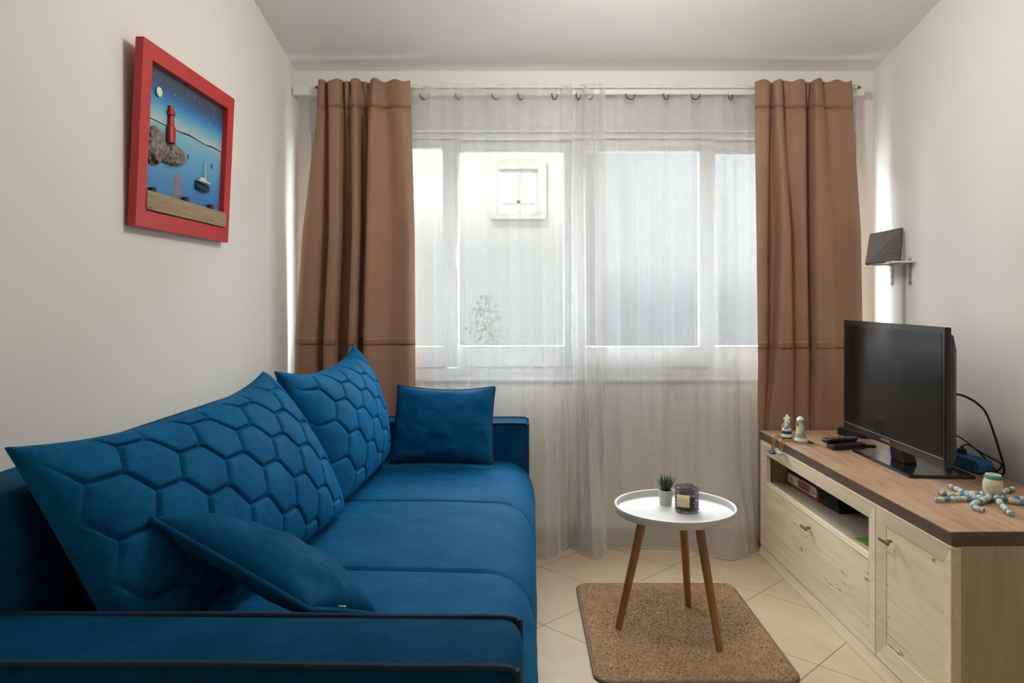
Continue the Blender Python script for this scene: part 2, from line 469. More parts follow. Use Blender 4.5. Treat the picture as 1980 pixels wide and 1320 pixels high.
def remap(pr, a, b, k=1.0):
    x0, x1 = pr[0][0], pr[-1][0]
    return [(a + (p[0]-x0)/(x1-x0)*(b-a), p[1]*k) for p in pr]
left_mid = [(585,0),(600,1.5),(620,.6),(636,-2.2),(640,2.6),(650,3.4),(659,2.6),(661,-2.6),(671,-3.4),(681,-2.6),(684,2.6),(690,3.4),(696,2.6),(698,-2.8),(704,-3.4),(709,-2.5),(711,2.6),(720,3.6),(736,1.6),(755,0),(775,.8),(790,1.2),(801,-.8)]
left_top = [(616,0),(621,.9),(627,.5),(633,-1.5),(637,2.2),(647,2.6),(658,1.4),(664,-1.8),(669,1.4),(676,1.6),(678,-1.8),(681,2.8),(688,3.2),(694,2.2),(697,-1.2),(706,.6),(713,-1.9),(721,2.8),(728,3.0),(738,-.2),(757,.8),(775,1.8),(793,0)]
left_pin = [(612,0),(619,1.0),(627,.4),(635,-1.7),(639,2.4),(649,3.0),(659,2.0),(664,-2.0),(669,-.4),(677,-1.4),(682,2.2),(688,3.2),(694,2.4),(697,-2.0),(704,-1.4),(710,-2.2),(715,2.4),(722,3.2),(731,1.8),(748,-.3),(766,1.3),(780,1.4),(795,0)]
left_mid = [(a_, b_*1.45) for a_, b_ in left_mid]; left_pin = [(a_, b_*1.2) for a_, b_ in left_pin]
left_bot = remap(left_mid, 567, 803)
mL = lambda z: 3.632 + .012*sstep(.9, .5, z)
curtain('brown_curtain', 'brown satin curtain hanging at the left wall behind the sofa', [(2.30, left_top), (2.12, left_pin), (1.56, left_mid), (1.05, remap(left_mid, 571, 802)), (.05, left_bot)],
        mL, 2.297, .03, 2.166, 1.030)
right_mid = [(1461,1),(1471,2.0),(1482,1),(1486,-2),(1496,-2.8),(1504,-2),(1507,2.6),(1515,3.4),(1524,2.6),(1528,-1.8),(1540,-1),(1552,.5),(1560,0),(1562,-3.0),(1567,-3.4),(1571,-2.6),(1573,2.4),(1584,3.4),(1599,2.4),(1614,0),(1632,0),(1650,.5),(1665,0)]
right_top = [(1459,.3),(1470,.6),(1482,1),(1490,-.2),(1494,-1.6),(1495,2.2),(1503,2.8),(1509,1.6),(1512,-1.0),(1521,1.0),(1525,.6),(1537,1.2),(1553,1.2),(1557,-1.0),(1563,.8),(1566,-2.4),(1572,2.8),(1579,3.2),(1585,2.2),(1588,-.3),(1606,0),(1625,.6),(1647,0)]
right_pin = [(1459,.4),(1471,1.0),(1484,1),(1492,-1.5),(1496,-1.8),(1498,2.4),(1506,3.0),(1512,1.8),(1517,-1.4),(1524,-.6),(1532,-.4),(1544,.6),(1557,.6),(1561,-2.0),(1564,-2.4),(1568,-2.6),(1572,2.6),(1580,3.2),(1589,2.0),(1600,-.3),(1620,.8),(1634,.5),(1650,0)]
right_bot = [(1469,.4),(1477,.8),(1482,.2),(1486,-.8),(1488,-1.2),(1490,-.8),(1492,1.4),(1510,1.9),(1535,1.6),(1541,-1.0),(1551,-.8),(1562,-.2),(1570,-.4),(1573,-1.6),(1576,-1.9),(1579,-1.4),(1581,1.4),(1592,1.9),(1606,1.4),(1622,0),(1640,0),(1658,.3),(1674,0)]
right_mid = [(a_, b_*1.45) for a_, b_ in right_mid]; right_pin = [(a_, b_*1.2) for a_, b_ in right_pin]
right_m2 = [(lerp(a_[0], b_[0], .35), a_[1]*.85) for a_, b_ in zip(right_mid, right_bot)]
mR = lambda z: 3.632 + .030*sstep(1.0, .66, z)
curtain('brown_curtain', 'brown satin curtain hanging behind the television on the right', [(2.30, right_top), (2.12, right_pin), (1.56, right_mid), (1.05, right_m2), (.62, right_bot), (.05, right_bot)],
        mR, 2.297, .03, 2.166, 1.012)

def sheer(label, px0, px1, baseY, dfun, hem, rings, step=2.0, ztop=2.292):
    root = thing('sheer_curtain', (XP((px0+px1)/2, baseY), baseY, .005), label, 'sheer curtain', 'white sheer curtains in front of the window')
    zs = [ztop - .010*k for k in range(5)] + [2.24 - .04*k for k in range(int((2.24-.30)/.04))]
    zl = zs[-1]; zs += [zl - (zl-.004)*(k+1)/16 for k in range(16)]
    cols = int((px1-px0)/step)
    rows = []
    for z in zs:
        row = []
        for j in range(cols+1):
            px = px0 + (px1-px0)*j/cols
            hp, hy, hz = px, interp(px, [(h[0], h[1]) for h in hem]), interp(px, [(h[0], h[2]) for h in hem])
            k = (1 - sstep(.0, .62, z))**1.5
            amp = lerp(.55, 1.0, sstep(2.28, 1.6, z))
            y = baseY - dfun(px, z)*amp
            y = lerp(y, hy, k)
            zz = z
            if z < .3: zz = lerp(hz, .3, sstep(.004, .3, z)) if hz > .006 else z
            zz = z + (hz - .004)*k
            if z > 2.26: zz += .007*math.sin(px*.045) + .004*math.sin(px*.11+1) ; y -= .006*math.sin(px*.07)
            row.append(((px - CX)*baseY/F + (.004*math.sin(px*.3+z*2)), y, zz))
        rows.append(row)
    mb = MB(); mb.grid(rows); mb.build('voile', M['sheer'], root, smooth=180)
    mb = MB(); hrow = [Vector(p) + Vector((0, -.001, .0)) for p in rows[-1]]
    mb.tube(hrow, .0028, 6); mb.build('hem', M['sheer'], root)
    for px, yaw in rings:
        c = Vector((XP(px, 3.672), 3.662, 2.243)); r = .0235
        d = Vector((math.cos(yaw), math.sin(yaw)*.6, 0))
        pts = [c + d*r*math.cos(a_) + Vector((0,0,1))*r*1.15*math.sin(a_) for a_ in [math.pi + math.pi*q/14 for q in range(15)]]
        mb = MB(); mb.tube(pts, .0036, 8); mb.build('curtain_ring', M['metal'], root)
    return root

def dL(px, z):
    w = sstep(1060, 1110, px)
    low = sstep(1.9, .6, z)
    a_ = .010*math.sin(px*.085 + .6) + .006*math.sin(px*.21 + 1.3*z) + .008*low*math.sin(px*.05 + 2)
    b_ = .022*math.sin((px-1090)*.165 + .25*z) + .009*math.sin(px*.41 + z)
    return lerp(a_, b_, w)
hemL = [(780,3.60,.004),(1000,3.60,.004),(1024,3.60,.004),(1036,3.55,.004),(1052,3.54,.004),(1075,3.57,.004),(1090,3.66,.006),(1099,3.70,.016),(1106,3.69,.010),(1125,3.60,.004),(1142,3.535,.004),(1158,3.545,.004),(1170,3.60,.004)]
sheer('white sheer curtain panel on the left, beside the sofa end, gathered at its right edge', 782, 1171, 3.665, dL, hemL,
      [(822,.3),(888,.9),(960,.4),(1007,.95),(1072,.95),(1118,1.1)])
def dR(px, z):
    low = sstep(1.9, .5, z)
    ph = (px - 1130)*.098 + .35*z
    return .013*math.sin(ph) + .006*math.sin(px*.23 + 2) + .010*low*math.sin(px*.041 + 1.0)
hemR = [(1118,3.68,.004),(1175,3.675,.004),(1250,3.68,.004),(1330,3.67,.004),(1352,3.62,.004),(1372,3.54,.004),(1395,3.52,.004),(1425,3.56,.004),(1445,3.63,.004),(1472,3.67,.004)]
sheer('white sheer curtain panel on the right, hanging behind the round table', 1116, 1474, 3.700, dR, hemR,
      [(1139,.6),(1218,.3),(1287,.9),(1344,.3),(1411,.9)])

# ------------------------------------------------------------------ sofa
SO = (0.0, 1.25, 0.0); SR = -math.radians(1.05)
sofa = thing('sofa', SO, 'long blue velvet sofa standing along the left wall', 'sofa', rz=SR, local=True)
def yl(Y): return Y - 1.25          # sofa-local y from room y
AI, AO, FI, FO = yl(1.345), yl(1.163), yl(3.390), yl(3.555)
# seat
def seat():
    rows = []; n = 240
    prof = [(-.93, .30), (-.93, .47), (-.92, .492)]
    prof += [(-.90 + (.78)*k/24, .497 + .005*math.sin(math.pi*k/24)) for k in range(25)]
    for k in range(1, 21):
        a_ = math.pi/2*k/20
        prof.append((-.12 + .150*(math.sin(a_)**.9), .497 - .155*(1-math.cos(a_)**.9)))
    prof += [(.030, .342 - .03*k) for k in range(1, 11)]
    seams = [yl(2.030), yl(2.715)]
    for i in range(n+1):
        y = lerp(AI+.001, FI-.001, i/n)
        d = min(abs(y-s_) for s_ in seams); g = math.exp(-(d/.007)**2)
        ends = min(y-AI, FI-y); pf = .010*(1-math.exp(-min(d, ends)/.07))
        row = []
        for j, (x, z) in enumerate(prof):
            nx = sstep(-.14, .02, x); nz = 1-nx
            o_ = pf - .012*g if j > 2 else 0
            w_ = .003*mnoise.noise((x*5, y*4, z*5)) + .0012*mnoise.noise((x*22, y*16, z*9))
            row.append((x + nx*(o_*.6+w_), y, z + nz*(o_+w_)))
        rows.append(row)
    mb = MB(); mb.grid(rows); return mb
seat().build('seat', M['velvets'], sofa, smooth=180)
mb = MB(); mb.box(-.93, .0, AI+.005, FI-.005, .0, .30); mb.build('base', M['velvets'], sofa, smooth=0)
def arm(y0, y1, name):
    n = 26; pad = .012
    x0, x1, z0, z1 = -1.10, .0, .0, .668
    mb = MB(); rows = []
    # rounded slab: loops through the thickness with puffed faces
    def loop(y, ins, puff):
        pts = []
        for k in range(n+1): pts.append((x1-ins, y, lerp(z0, z1-.03-ins, k/n)))
        for k in range(1, 7):
            a_ = math.pi/2*k/7; pts.append((x1-ins-.03+.03*math.cos(a_), y, z1-ins-.03+.03*math.sin(a_)))
        for k in range(n+1): pts.append((lerp(x1-.03-ins, x0, k/n), y, z1-ins))
        return [(p[0], p[1], p[2]) for p in pts]
    m = 9
    for k in range(m+1):
        t = k/m; y = lerp(y0, y1, t); pf = .009*math.sin(math.pi*t)
        rows.append(loop(y, -pf, 0))
    mb.grid(rows)
    # faces
    for y, sgn in ((y0, -1), (y1, 1)):
        gr = []
        for i in range(15):
            z = lerp(z0, z1, i/14); row = []
            for j in range(31):
                x = lerp(x0, x1, j/30)
                e = min(1, (x1-x)/.06)*min(1, (z1-z)/.06)
                q = sgn*.007*(1-(1-max(e, 0))**2)
                xx, zz = x, z
                if x > x1-.03 and z > z1-.03:
                    dx, dz = x-(x1-.03), z-(z1-.03); r_ = max(dx, dz); l_ = math.hypot(dx, dz)
                    if l_ > 1e-9: xx, zz = x1-.03+dx*r_/l_, z1-.03+dz*r_/l_
                row.append((xx, y+q, zz))
            gr.append(row)
        mb.grid(gr)
    o = mb.build(name, M['velvet'], sofa, smooth=60)
    for y, sgn in ((y0, -1), (y1, 1)):
        pts = [(x1+.001, y, .02), (x1+.001, y, .3), (x1+.001, y, z1-.035), (x1-.005, y, z1-.008), (x1-.032, y, z1+.002), (x1-.2, y, z1+.001), (x1-.5, y, z1+.003), (x1-.8, y, z1+.001), (x0+.01, y, z1+.001)]
        mb = MB(); mb.tube(catmull(pts, 5), .0055, 8); mb.build('piping', M['pipe'], o)
    return o
arm(AO, AI, 'armrest'); arm(FI, FO, 'armrest')
# backrest
mb = MB(); mb.hexa([(-1.10, AI+.004, 0), (-.90, AI+.004, 0), (-.90, FI-.004, 0), (-1.10, FI-.004, 0)],
                   [(-1.10, AI+.004, .885), (-.935, AI+.004, .885), (-.935, FI-.004, .885), (-1.10, FI-.004, .885)])
bk = mb.build('backrest', M['velvet'], sofa, smooth=40, bevel=.022, seg=4)
mb = MB(); mb.tube([(-1.02, AI+.003, .30), (-1.02, AI+.003, .86)], .0025, 6); mb.build('seam', M['pipe'], bk)

def hexd(u, v, s):
    """distance to the nearest hexagon edge of a flat-top honeycomb with side s"""
    # axial search over nearby centres
    best = 1e9; sec = 1e9
    q0 = round(u/(1.5*s))
    for q in (q0-1, q0, q0+1):
        cu = q*1.5*s; off = (math.sqrt(3)*s/2 if q % 2 else 0)
        r0 = round((v-off)/(math.sqrt(3)*s))
        for r in (r0-1, r0, r0+1):
            cv = off + r*math.sqrt(3)*s
            d = math.hypot(u-cu, v-cv)
            if d < best: sec = best; best = d; b = (cu, cv)
            elif d < sec: sec = d
    return (sec*sec - best*best)/(2*math.sqrt(3)*s)

def pillow(c, nu, nv, hf, hb, pinch=.06, ex=.5, hexs=0, origin=(0,0), groove=.013, gw=.0048, wr=.004, seed=0, sag=0, ptop=0):
    TL, TR, BR, BL = [Vector(p) for p in c]
    e1 = ((TR-TL)+(BR-BL))*.5; e2 = ((BL-TL)+(BR-TR))*.5
    Lu, Lv = e1.length, e2.length
    N = e1.cross(e2).normalized()
    if N.dot(Vector((0, 0, 0)) - (TL+BR)/2 + Vector((0, 0, 1.25))) < 0: N = -N        # front faces the room
    def mid(s, t):
        ss = s*(1 - pinch*(1-t*t)*abs(s)**2); tt = t*(1 - pinch*(1-s*s)*abs(t)**2)
        if t < 0 and ptop: tt *= 1 - ptop*(1-abs(s)**3)
        u = (ss+1)/2; v = (tt+1)/2
        p = (TL*(1-u)+TR*u)*(1-v) + (BL*(1-u)+BR*u)*v
        return p - Vector((0,0,1))*sag*(1-s*s)*(1-t)/2
    def surf(s, t, h, front):
        p = mid(s, t)
        e = max(0, (1-s*s)*(1-t*t)); k = e**ex
        q = h*k
        w_ = wr*(mnoise.noise((s*2.2+seed, t*2.2, 3.1)) + .30*mnoise.noise((s*5+seed, t*6, 1.7)))*min(1, e*4)
        q += w_
        if front and hexs:
            d = hexd((s+1)/2*Lu+origin[0], (t+1)/2*Lv+origin[1], hexs)
            q += min(1, e*5)*(.006*(1-math.exp(-d/.02)) - groove*math.exp(-(d/gw)**2))
        return p + N*(q if front else -q)
    mb = MB()
    # spacing denser to the edge
    us = [math.sin(math.pi/2*(2*i/nu-1))*.35 + (2*i/nu-1)*.65 for i in range(nu+1)]
    vs = [math.sin(math.pi/2*(2*i/nv-1))*.35 + (2*i/nv-1)*.65 for i in range(nv+1)]
    mb.grid([[tuple(surf(s, t, hf, True)) for s in us] for t in vs])
    us2, vs2 = us, vs
    mb.grid([[tuple(surf(s, t, hb, False)) for s in us2] for t in vs2])
    edge = [mid(s, -1) for s in us[::3]] + [mid(1, t) for t in vs[1::3]] + [mid(s, 1) for s in us[::-3][1:]] + [mid(-1, t) for t in vs[::-3][1:-1]]
    return mb, edge

# quilted back cushions
cA = [(-.945, 1.372, .970), (-.822, 2.395, 1.006), (-.590, 2.495, .530), (-.735, 1.42, .520)]
mb, ed = pillow(cA, 330, 190, .135, .045, .02, .36, .080, (.03, .02), seed=2, ptop=.17)
q = mb.build('back_cushion', M['quilt'], None, origin=(-.75, 1.93, .51), smooth=180)
tag(q, 'large blue honeycomb-quilted back cushion at the near end of the sofa', 'cushion', 'honeycomb quilted back cushions on the sofa')
mb = MB(); mb.tube(ed, .0025, 6, closed=True); mb.build('seam_piping', M['quilt'], q)
cB = [(-.800, 2.440, 1.003), (-.747, 3.350, 1.024), (-.600, 3.300, .530), (-.640, 2.535, .520)]
mb, ed = pillow(cB, 300, 190, .135, .045, .02, .36, .080, (.06, .055), seed=5, ptop=.20)
q = mb.build('back_cushion', M['quilt'], None, origin=(-.68, 2.93, .51), smooth=180)
tag(q, 'large blue honeycomb-quilted back cushion at the window end of the sofa', 'cushion', 'honeycomb quilted back cushions on the sofa')
mb = MB(); mb.tube(ed, .0025, 6, closed=True); mb.build('seam_piping', M['quilt'], q)
# throw pillows
cC = [(-.541, 3.345, .850), (-.107, 3.345, .842), (-.112, 3.225, .523), (-.568, 3.235, .523)]
mb, ed = pillow(cC, 80, 80, .075, .035, .05, .48, wr=.013, seed=9, sag=.012)
q = mb.build('throw_pillow', M['velvets'], None, origin=(-.33, 3.27, .51), smooth=180)
tag(q, 'small square blue throw pillow leaning upright against the far armrest', 'throw pillow', 'small plain blue throw pillows')
mb = MB(); mb.tube(ed, .0055, 8, closed=True); mb.build('piping', M['pipe'], q)
cD = [(-.742, 1.500, .802), (-.392, 1.395, .662), (-.318, 1.670, .535), (-.640, 1.770, .625)]
mb, ed = pillow(cD, 90, 80, .085, .035, .05, .42, wr=.012, seed=14)
q = mb.build('throw_pillow', M['velvets'], None, origin=(-.52, 1.6, .6), smooth=180)
tag(q, 'small blue throw pillow with a piped seam lying tilted behind the near armrest', 'throw pillow', 'small plain blue throw pillows')
mb = MB(); mb.tube(ed, .0055, 8, closed=True); mb.build('piping', M['velvets'], q)
mb = MB(); mb.box(-.352, -.338, 1.452, 1.458, .640, .645); mb.build('zipper_pull', M['steel'], q, smooth=0, bevel=.001)

# ------------------------------------------------------------------ rug
RX0, RX1, RY0, RY1, RR = .250, .915, 2.398, 3.215, .055
rug = thing('rug', ((RX0+RX1)/2, (RY0+RY1)/2, 0), 'small rectangular brown shaggy rug with rounded corners under the round table', 'rug')
def rr_path(x0, x1, y0, y1, r, n=8):
    pts = []
    for cx, cy, a0 in ((x1-r, y1-r, 0), (x0+r, y1-r, 90), (x0+r, y0+r, 180), (x1-r, y0+r, 270)):
        for k in range(n+1):
            a_ = math.radians(a0 + 90*k/n); pts.append((cx+r*math.cos(a_), cy+r*math.sin(a_)))
    return pts
def rug_pile():
    nx, ny = 250, 310; rows = []
    for j in range(ny+1):
        row = []
        for i in range(nx+1):
            s, t = 2*i/nx-1, 2*j/ny-1
            x, y = lerp(RX0, RX1, i/nx), lerp(RY0, RY1, j/ny)
            # round the corners
            cx = min(max(x, RX0+RR), RX1-RR); cy = min(max(y, RY0+RR), RY1-RR)
            dx, dy = x-cx, y-cy
            if dx and dy:
                l_ = math.hypot(dx, dy); m_ = max(abs(dx), abs(dy)); x, y = cx+dx*m_/l_, cy+dy*m_/l_
            e = min(x-RX0, RX1-x, y-RY0, RY1-y)
            h = .0095 + .0028*mnoise.noise((x*16, y*26, 0)) + .0055*mnoise.noise((x*100, y*115, 2.0)) + .0055*mnoise.noise((x*190, y*215, 5.0))
            row.append((x, y, .002 + max(.0, h)*min(1, max(0, e)/.006)))
        rows.append(row)
    mb = MB(); mb.grid(rows); return mb
rug_pile().build('pile', M['rug'], rug, smooth=180)
mb = MB(); mb.tube([(x, y, .0055) for x, y in rr_path(RX0-.001, RX1+.001, RY0-.001, RY1+.001, RR)], .0055, 8, closed=True); mb.build('binding', M['rugedge'], rug)

# ------------------------------------------------------------------ round table
TC = Vector((.583, 2.782, 0)); TZ = .4725
tab = thing('round_tray_table', TC, 'small round white tray-top table on three oak legs, standing on the rug', 'table')
R = .2245
prof = [(0, TZ-.030), (R-.008, TZ-.030), (R-.003, TZ-.027), (R, TZ-.004), (R-.001, TZ-.001), (R-.004, TZ), (R-.008, TZ-.001), (R-.010, TZ-.004), (R-.0115, TZ-.0225), (R-.016, TZ-.0245), (0, TZ-.0245)]
prof = [(max(r, .0005), z) for r, z in prof]
mb = MB(); mb.lathe(prof, (TC.x, TC.y, 0), 96); mb.build('tray_top', M['white'], tab, smooth=50)
for fx, fy in ((.369, 2.769), (.6775, 2.975), (.7025, 2.601)):
    f = Vector((fx, fy, .009)); t_ = Vector((lerp(TC.x, fx, .54), lerp(TC.y, fy, .54), TZ-.030))
    mb = MB(); mb.tube([lerp(f, t_, k/6) for k in range(7)], [lerp(.0128, .0172, k/6) for k in range(7)], 20); mb.build('leg', M['legwood'], tab)
TT = TZ - .0245
# succulent
PC = Vector((.565, 2.862, TT))
pl = thing('potted_succulent', PC, 'small spiky green succulent in a white pot on the tray table', 'potted plant')
mb = MB(); mb.lathe([(.0205, 0), (.0225, .001), (.0268, .040), (.0272, .0405), (.0287, .0420), (.0292, .057), (.0280, .058), (.0266, .057), (.0262, .050), (.001, .050)], PC, 40); mb.build('pot', M['white'], pl)
M['soil'] = plain('dark_soil', (.03, .022, .016), .95, bump=.6, bs=300)
mb = MB(); mb.lathe([(.0262, .0495), (.02, .0525), (.001, .054)], PC, 24, cap0=False); mb.build('soil', M['soil'], pl)
def leafm():
    t = NT('succulent_leaf'); v = t.coord(); n = t.noise(v, 90, 3)
    t.base(t.ramp(n, [(.3, (.018, .05, .028)), (.7, (.06, .12, .075))])); t.set(Roughness=.45); return t.m
M['leaf'] = leafm()
for k in range(26):
    ring = 0 if k < 6 else (1 if k < 15 else 2)
    cnt = (6, 9, 11)[ring]; idx = k - (0, 6, 15)[ring]
    a_ = 2*math.pi*idx/cnt + ring*.4 + random.uniform(-.15, .15)
    tilt = (.14, .42, .72)[ring] + random.uniform(-.08, .08); L_ = (.060, .068, .062)[ring]*random.uniform(.85, 1.1)
    d = Vector((math.cos(a_), math.sin(a_), 0))
    pts = []; rs = []
    for q in range(8):
        t = q/7; ang = tilt*(1-.35*t)
        pts.append(PC + Vector((0, 0, .052)) + d*(.004 + L_*t*math.sin(ang)) + Vector((0, 0, L_*t*math.cos(ang)))); rs.append(.0046*(1-t)**.8*(.75+.8*t*(1-t)) + .0002)
    mb = MB(); mb.tube(pts, rs, 6); mb.build('leaf', M['leaf'], pl)
# candle
KC = Vector((.6265, 2.775, TT))
ca = thing('candle_jar', KC, 'smoked grey hobnail glass candle jar with a cream label on the tray table', 'candle')
KR, KH = .0425, .094
def hob(r, z, a_, k):
    if k < 2 or k > 40: return r
    row = (z-.006)/.0130
    ph = a_*18/2 + (math.pi/2 if int(math.floor(row)) % 2 else 0)
    return r + .0046*abs(math.cos(ph))**1.3*abs(math.sin(math.pi*row))
prof = [(.036, 0), (.0395, .002)] + [(KR-.002, .006+.0845*k/38) for k in range(39)] + [(KR-.001, KH), (KR-.0025, KH+.001), (KR-.0045, KH), (KR-.0055, .09)] + [(KR-.006, .012), (.001, .010)]
mb = MB(); mb.lathe(prof, KC, 120, mod=hob); mb.build('glass_jar', M['smoke'], ca, smooth=60)
M['wax'] = plain('dark_wax', (.035, .028, .03), .5)
mb = MB(); mb.lathe([(KR-.0066, .0125), (KR-.0066, .060), (.001, .0605)], KC, 40); mb.build('wax', M['wax'], ca)
mb = MB(); mb.tube([KC+Vector((0, 0, .060)), KC+Vector((.001, 0, .068))], .0010, 6); mb.build('wick', M['black'], ca)
M['label'] = plain('cream_paper', (.72, .60, .38), .6, var=.04)
M['labelink'] = plain('gold_ink', (.40, .29, .12), .5)
def patch(a0, a1, z0, z1, r):
    rows = []
    for k in range(2):
        z = (z0, z1)[k]; rows.append([(KC.x + r*math.cos(lerp(a0, a1, j/12)), KC.y + r*math.sin(lerp(a0, a1, j/12)), KC.z+z) for j in range(13)])
    return rows
a0, a1 = math.radians(-90-62), math.radians(-90-0)
mb = MB(); mb.grid(patch(a0, a1, .026, .071, KR+.0036)); lab = mb.build('label', M['label'], ca, smooth=180, solid=.0006); lab['label'] = 'cream paper label'
mb = MB()
for z, w in ((.056, .45), (.049, .75), (.042, .35)):
    am, aw = (a0+a1)/2, (a1-a0)/2*w
    mb.grid(patch(am-aw, am+aw, z, z+.0016, KR+.0041))
mb.build('printed_lines', M['labelink'], lab, smooth=0)

# ------------------------------------------------------------------ picture on the left wall
PB = Vector((XL, 2.4555, 1.45))
pic = thing('framed_picture', PB, 'red framed seaside picture with a lighthouse hanging on the left wall', 'picture')
LEAN = (.0246)/.538
def fx(z, d=0.0): return -1.0900 + (z-1.45)*LEAN - d      # front plane of the frame; d goes back to the wall
def fp(y, z, d=0.0): return (fx(z, d), y, z)
def ring_mesh(o, i, d0, d1, d2):
    """frame ring: o=(y0,y1,z0,z1) outer, i inner; front at d0, sides back to d2, inner lip back to d1"""
    mb = MB()
    oc = [(o[0], o[2]), (o[1], o[2]), (o[1], o[3]), (o[0], o[3])]; ic = [(i[0], i[2]), (i[1], i[2]), (i[1], i[3]), (i[0], i[3])]
    V = [fp(*p, d0) for p in oc] + [fp(*p, d0) for p in ic] + [fp(*p, d2) for p in oc] + [fp(*p, d1) for p in ic] + [fp(*p, d2) for p in ic]
    Fs = []
    for k in range(4):
        n = (k+1) % 4
        Fs += [(k, n, 4+n, 4+k), (k, 8+k, 8+n, n), (4+k, 4+n, 16+n, 16+k), (8+k, 16+k, 16+n, 8+n)]
    mb.add(V, Fs); return mb
Y0, Y1, Z0, Z1 = 2.117, 2.794, 1.45, 1.988
I = (Y0+.056, Y1-.055, Z0+.050, Z1-.050)
ring_mesh((Y0, Y1, Z0, Z1), I, 0, .022, .024).build('frame', M['red'], pic, smooth=0, bevel=.0012)
def paint_mat():
    t = NT('painted_night_seascape'); v = t.coord()
    sx = t.node('ShaderNodeSeparateXYZ'); t.link(v, sx.inputs[0])
    n = t.noise(t.coord(scale=(1, 1.6, 16)), 3.0, 4)
    zz = t.math('ADD', t.math('DIVIDE', t.math('SUBTRACT', sx.outputs[2], .05), .438), t.math('MULTIPLY', t.math('SUBTRACT', n, .5), .07))
    c = t.ramp(zz, [(0, (.010, .10, .36)), (.22, (.030, .20, .48)), (.42, (.085, .33, .55)), (.57, (.16, .42, .56)), (.625, (.22, .45, .54)), (.64, (.42, .55, .55)), (.74, (.10, .38, .55)), (.82, (.012, .17, .45)), (.90, (.030, .07, .15)), (1, (.045, .055, .075))])
    vo = t.node('ShaderNodeTexVoronoi', voronoi_dimensions='2D'); vo.inputs['Scale'].default_value = 34
    cb = t.node('ShaderNodeCombineXYZ'); t.link(sx.outputs[1], cb.inputs[0]); t.link(sx.outputs[2], cb.inputs[1]); t.link(cb.outputs[0], vo.inputs['Vector'])
    sv = t.node('ShaderNodeSeparateColor'); t.link(vo.outputs['Color'], sv.inputs[0])
    st_ = t.math('LESS_THAN', vo.outputs['Distance'], t.math('MULTIPLY', sv.outputs[1], .085))
    st_ = t.math('MULTIPLY', st_, t.math('GREATER_THAN', sx.outputs[2], .40)); st_ = t.math('MULTIPLY', st_, t.math('GREATER_THAN', sv.outputs[0], .35))
    c = t.mix(st_, c, (.75, .74, .70))
    t.base(c); t.set(Roughness=.35); return t.m
M['paint'] = paint_mat()
mb = MB(); mb.add([fp(I[0]-.004, I[2]-.004, .019), fp(I[1]+.004, I[2]-.004, .019), fp(I[1]+.004, I[3]+.004, .019), fp(I[0]-.004, I[3]+.004, .019),
                   fp(I[0]-.004, I[2]-.004, .0235), fp(I[1]+.004, I[2]-.004, .0235), fp(I[1]+.004, I[3]+.004, .0235), fp(I[0]-.004, I[3]+.004, .0235)],
                  [(0,1,2,3),(7,6,5,4),(0,4,5,1),(1,5,6,2),(2,6,7,3),(3,7,4,0)])
pnt = mb.build('painting', M['paint'], pic, smooth=0)
M['stone'] = plain('white_pebble', (.80, .76, .68), .6, var=.1, vs=120)
M['rock'] = plain('grey_brown_stone', (.19, .155, .13), .75, var=.75, vs=70, bump=.9, bs=140)
M['lhred'] = plain('lighthouse_red', (.36, .012, .018), .45)
M['plank'] = wood('weathered_plank', [(.25, (.20, .135, .08)), (.7, (.42, .32, .20))], 'y', 12, 6, .8, cracks=1)
M['dark'] = plain('dark_wood_peg', (.07, .040, .022), .7)
M['line'] = plain('dark_horizon_paint', (.03, .028, .026), .6)
M['mauve'] = plain('mauve_paint', (.22, .17, .22), .6, var=.2)
M['navy'] = plain('navy_paint', (.012, .03, .08), .5)
M['cream'] = plain('cream_paint', (.66, .60, .50), .55)
D = .019
mb = MB(); mb.ell(fp(2.250, 1.866, D-.004), (.005, .017, .0155)); mb.build('moon', M['stone'], pic)
mb = MB()
hz = [(I[0], 1.7785), (2.30, 1.778), (2.40, 1.779), (2.47, 1.783), (2.52, 1.781), (2.60, 1.777), (2.66, 1.781), (I[1], 1.778)]
mb.tube([fp(y, z, D-.0003) for y, z in hz], [.0016, .0016, .002, .0032, .002, .0016, .003, .0016], 6); mb.build('horizon', M['line'], pnt)
# lighthouse
mb = MB(); prof = [(.019, 0), (.019, .048), (.0165, .053), (.0135, .056), (.0125, .084), (.0175, .088), (.018, .100), (.013, .103), (.0125, .1165), (.001, .118)]
lh = MB(); lh.lathe(prof, (0, 0, 0), 24)
lh.xform(Matrix.Translation(Vector(fp(2.328, 1.727, D-.010))) @ Matrix.Diagonal((.6, 1, 1, 1))); lh.build('lighthouse', M['lhred'], pic)
def rk(seed, lump):
    def f(d):
        n_ = mnoise.noise(Vector(d)*1.7 + Vector((seed, 0, 0)))*.22 + mnoise.noise(Vector(d)*4 + Vector((seed, 3, 0)))*.16 + abs(mnoise.noise(Vector(d)*8+Vector((seed, 9, 2))))*lump
        return 1 + n_ - .06
    return f
mb = MB(); mb.ell(fp(2.236, 1.702, D-.006), (.016, .060, .054), 64, 40, disp=rk(3, .16)); mb.build('rock', M['rock'], pic, smooth=60)
mb = MB(); mb.ell(fp(2.362, 1.694, D-.005), (.015, .076, .032), 64, 40, rot=Matrix.Rotation(math.radians(7), 3, 'X'), disp=rk(11, .18)); mb.build('rock', M['rock'], pic, smooth=60)
mb = MB(); y0, y1, z0, z1 = 2.171, 2.757, 1.503, 1.560
mb.add([fp(y0, z0, -.004), fp(y1, z0, -.004), fp(y1, z1-.004, -.004), fp(y0, z1, -.004), fp(y0, z0, .018), fp(y1, z0, .018), fp(y1, z1-.004, .018), fp(y0, z1, .018)],
       [(0,1,2,3),(7,6,5,4),(0,4,5,1),(1,5,6,2),(2,6,7,3),(3,7,4,0)])
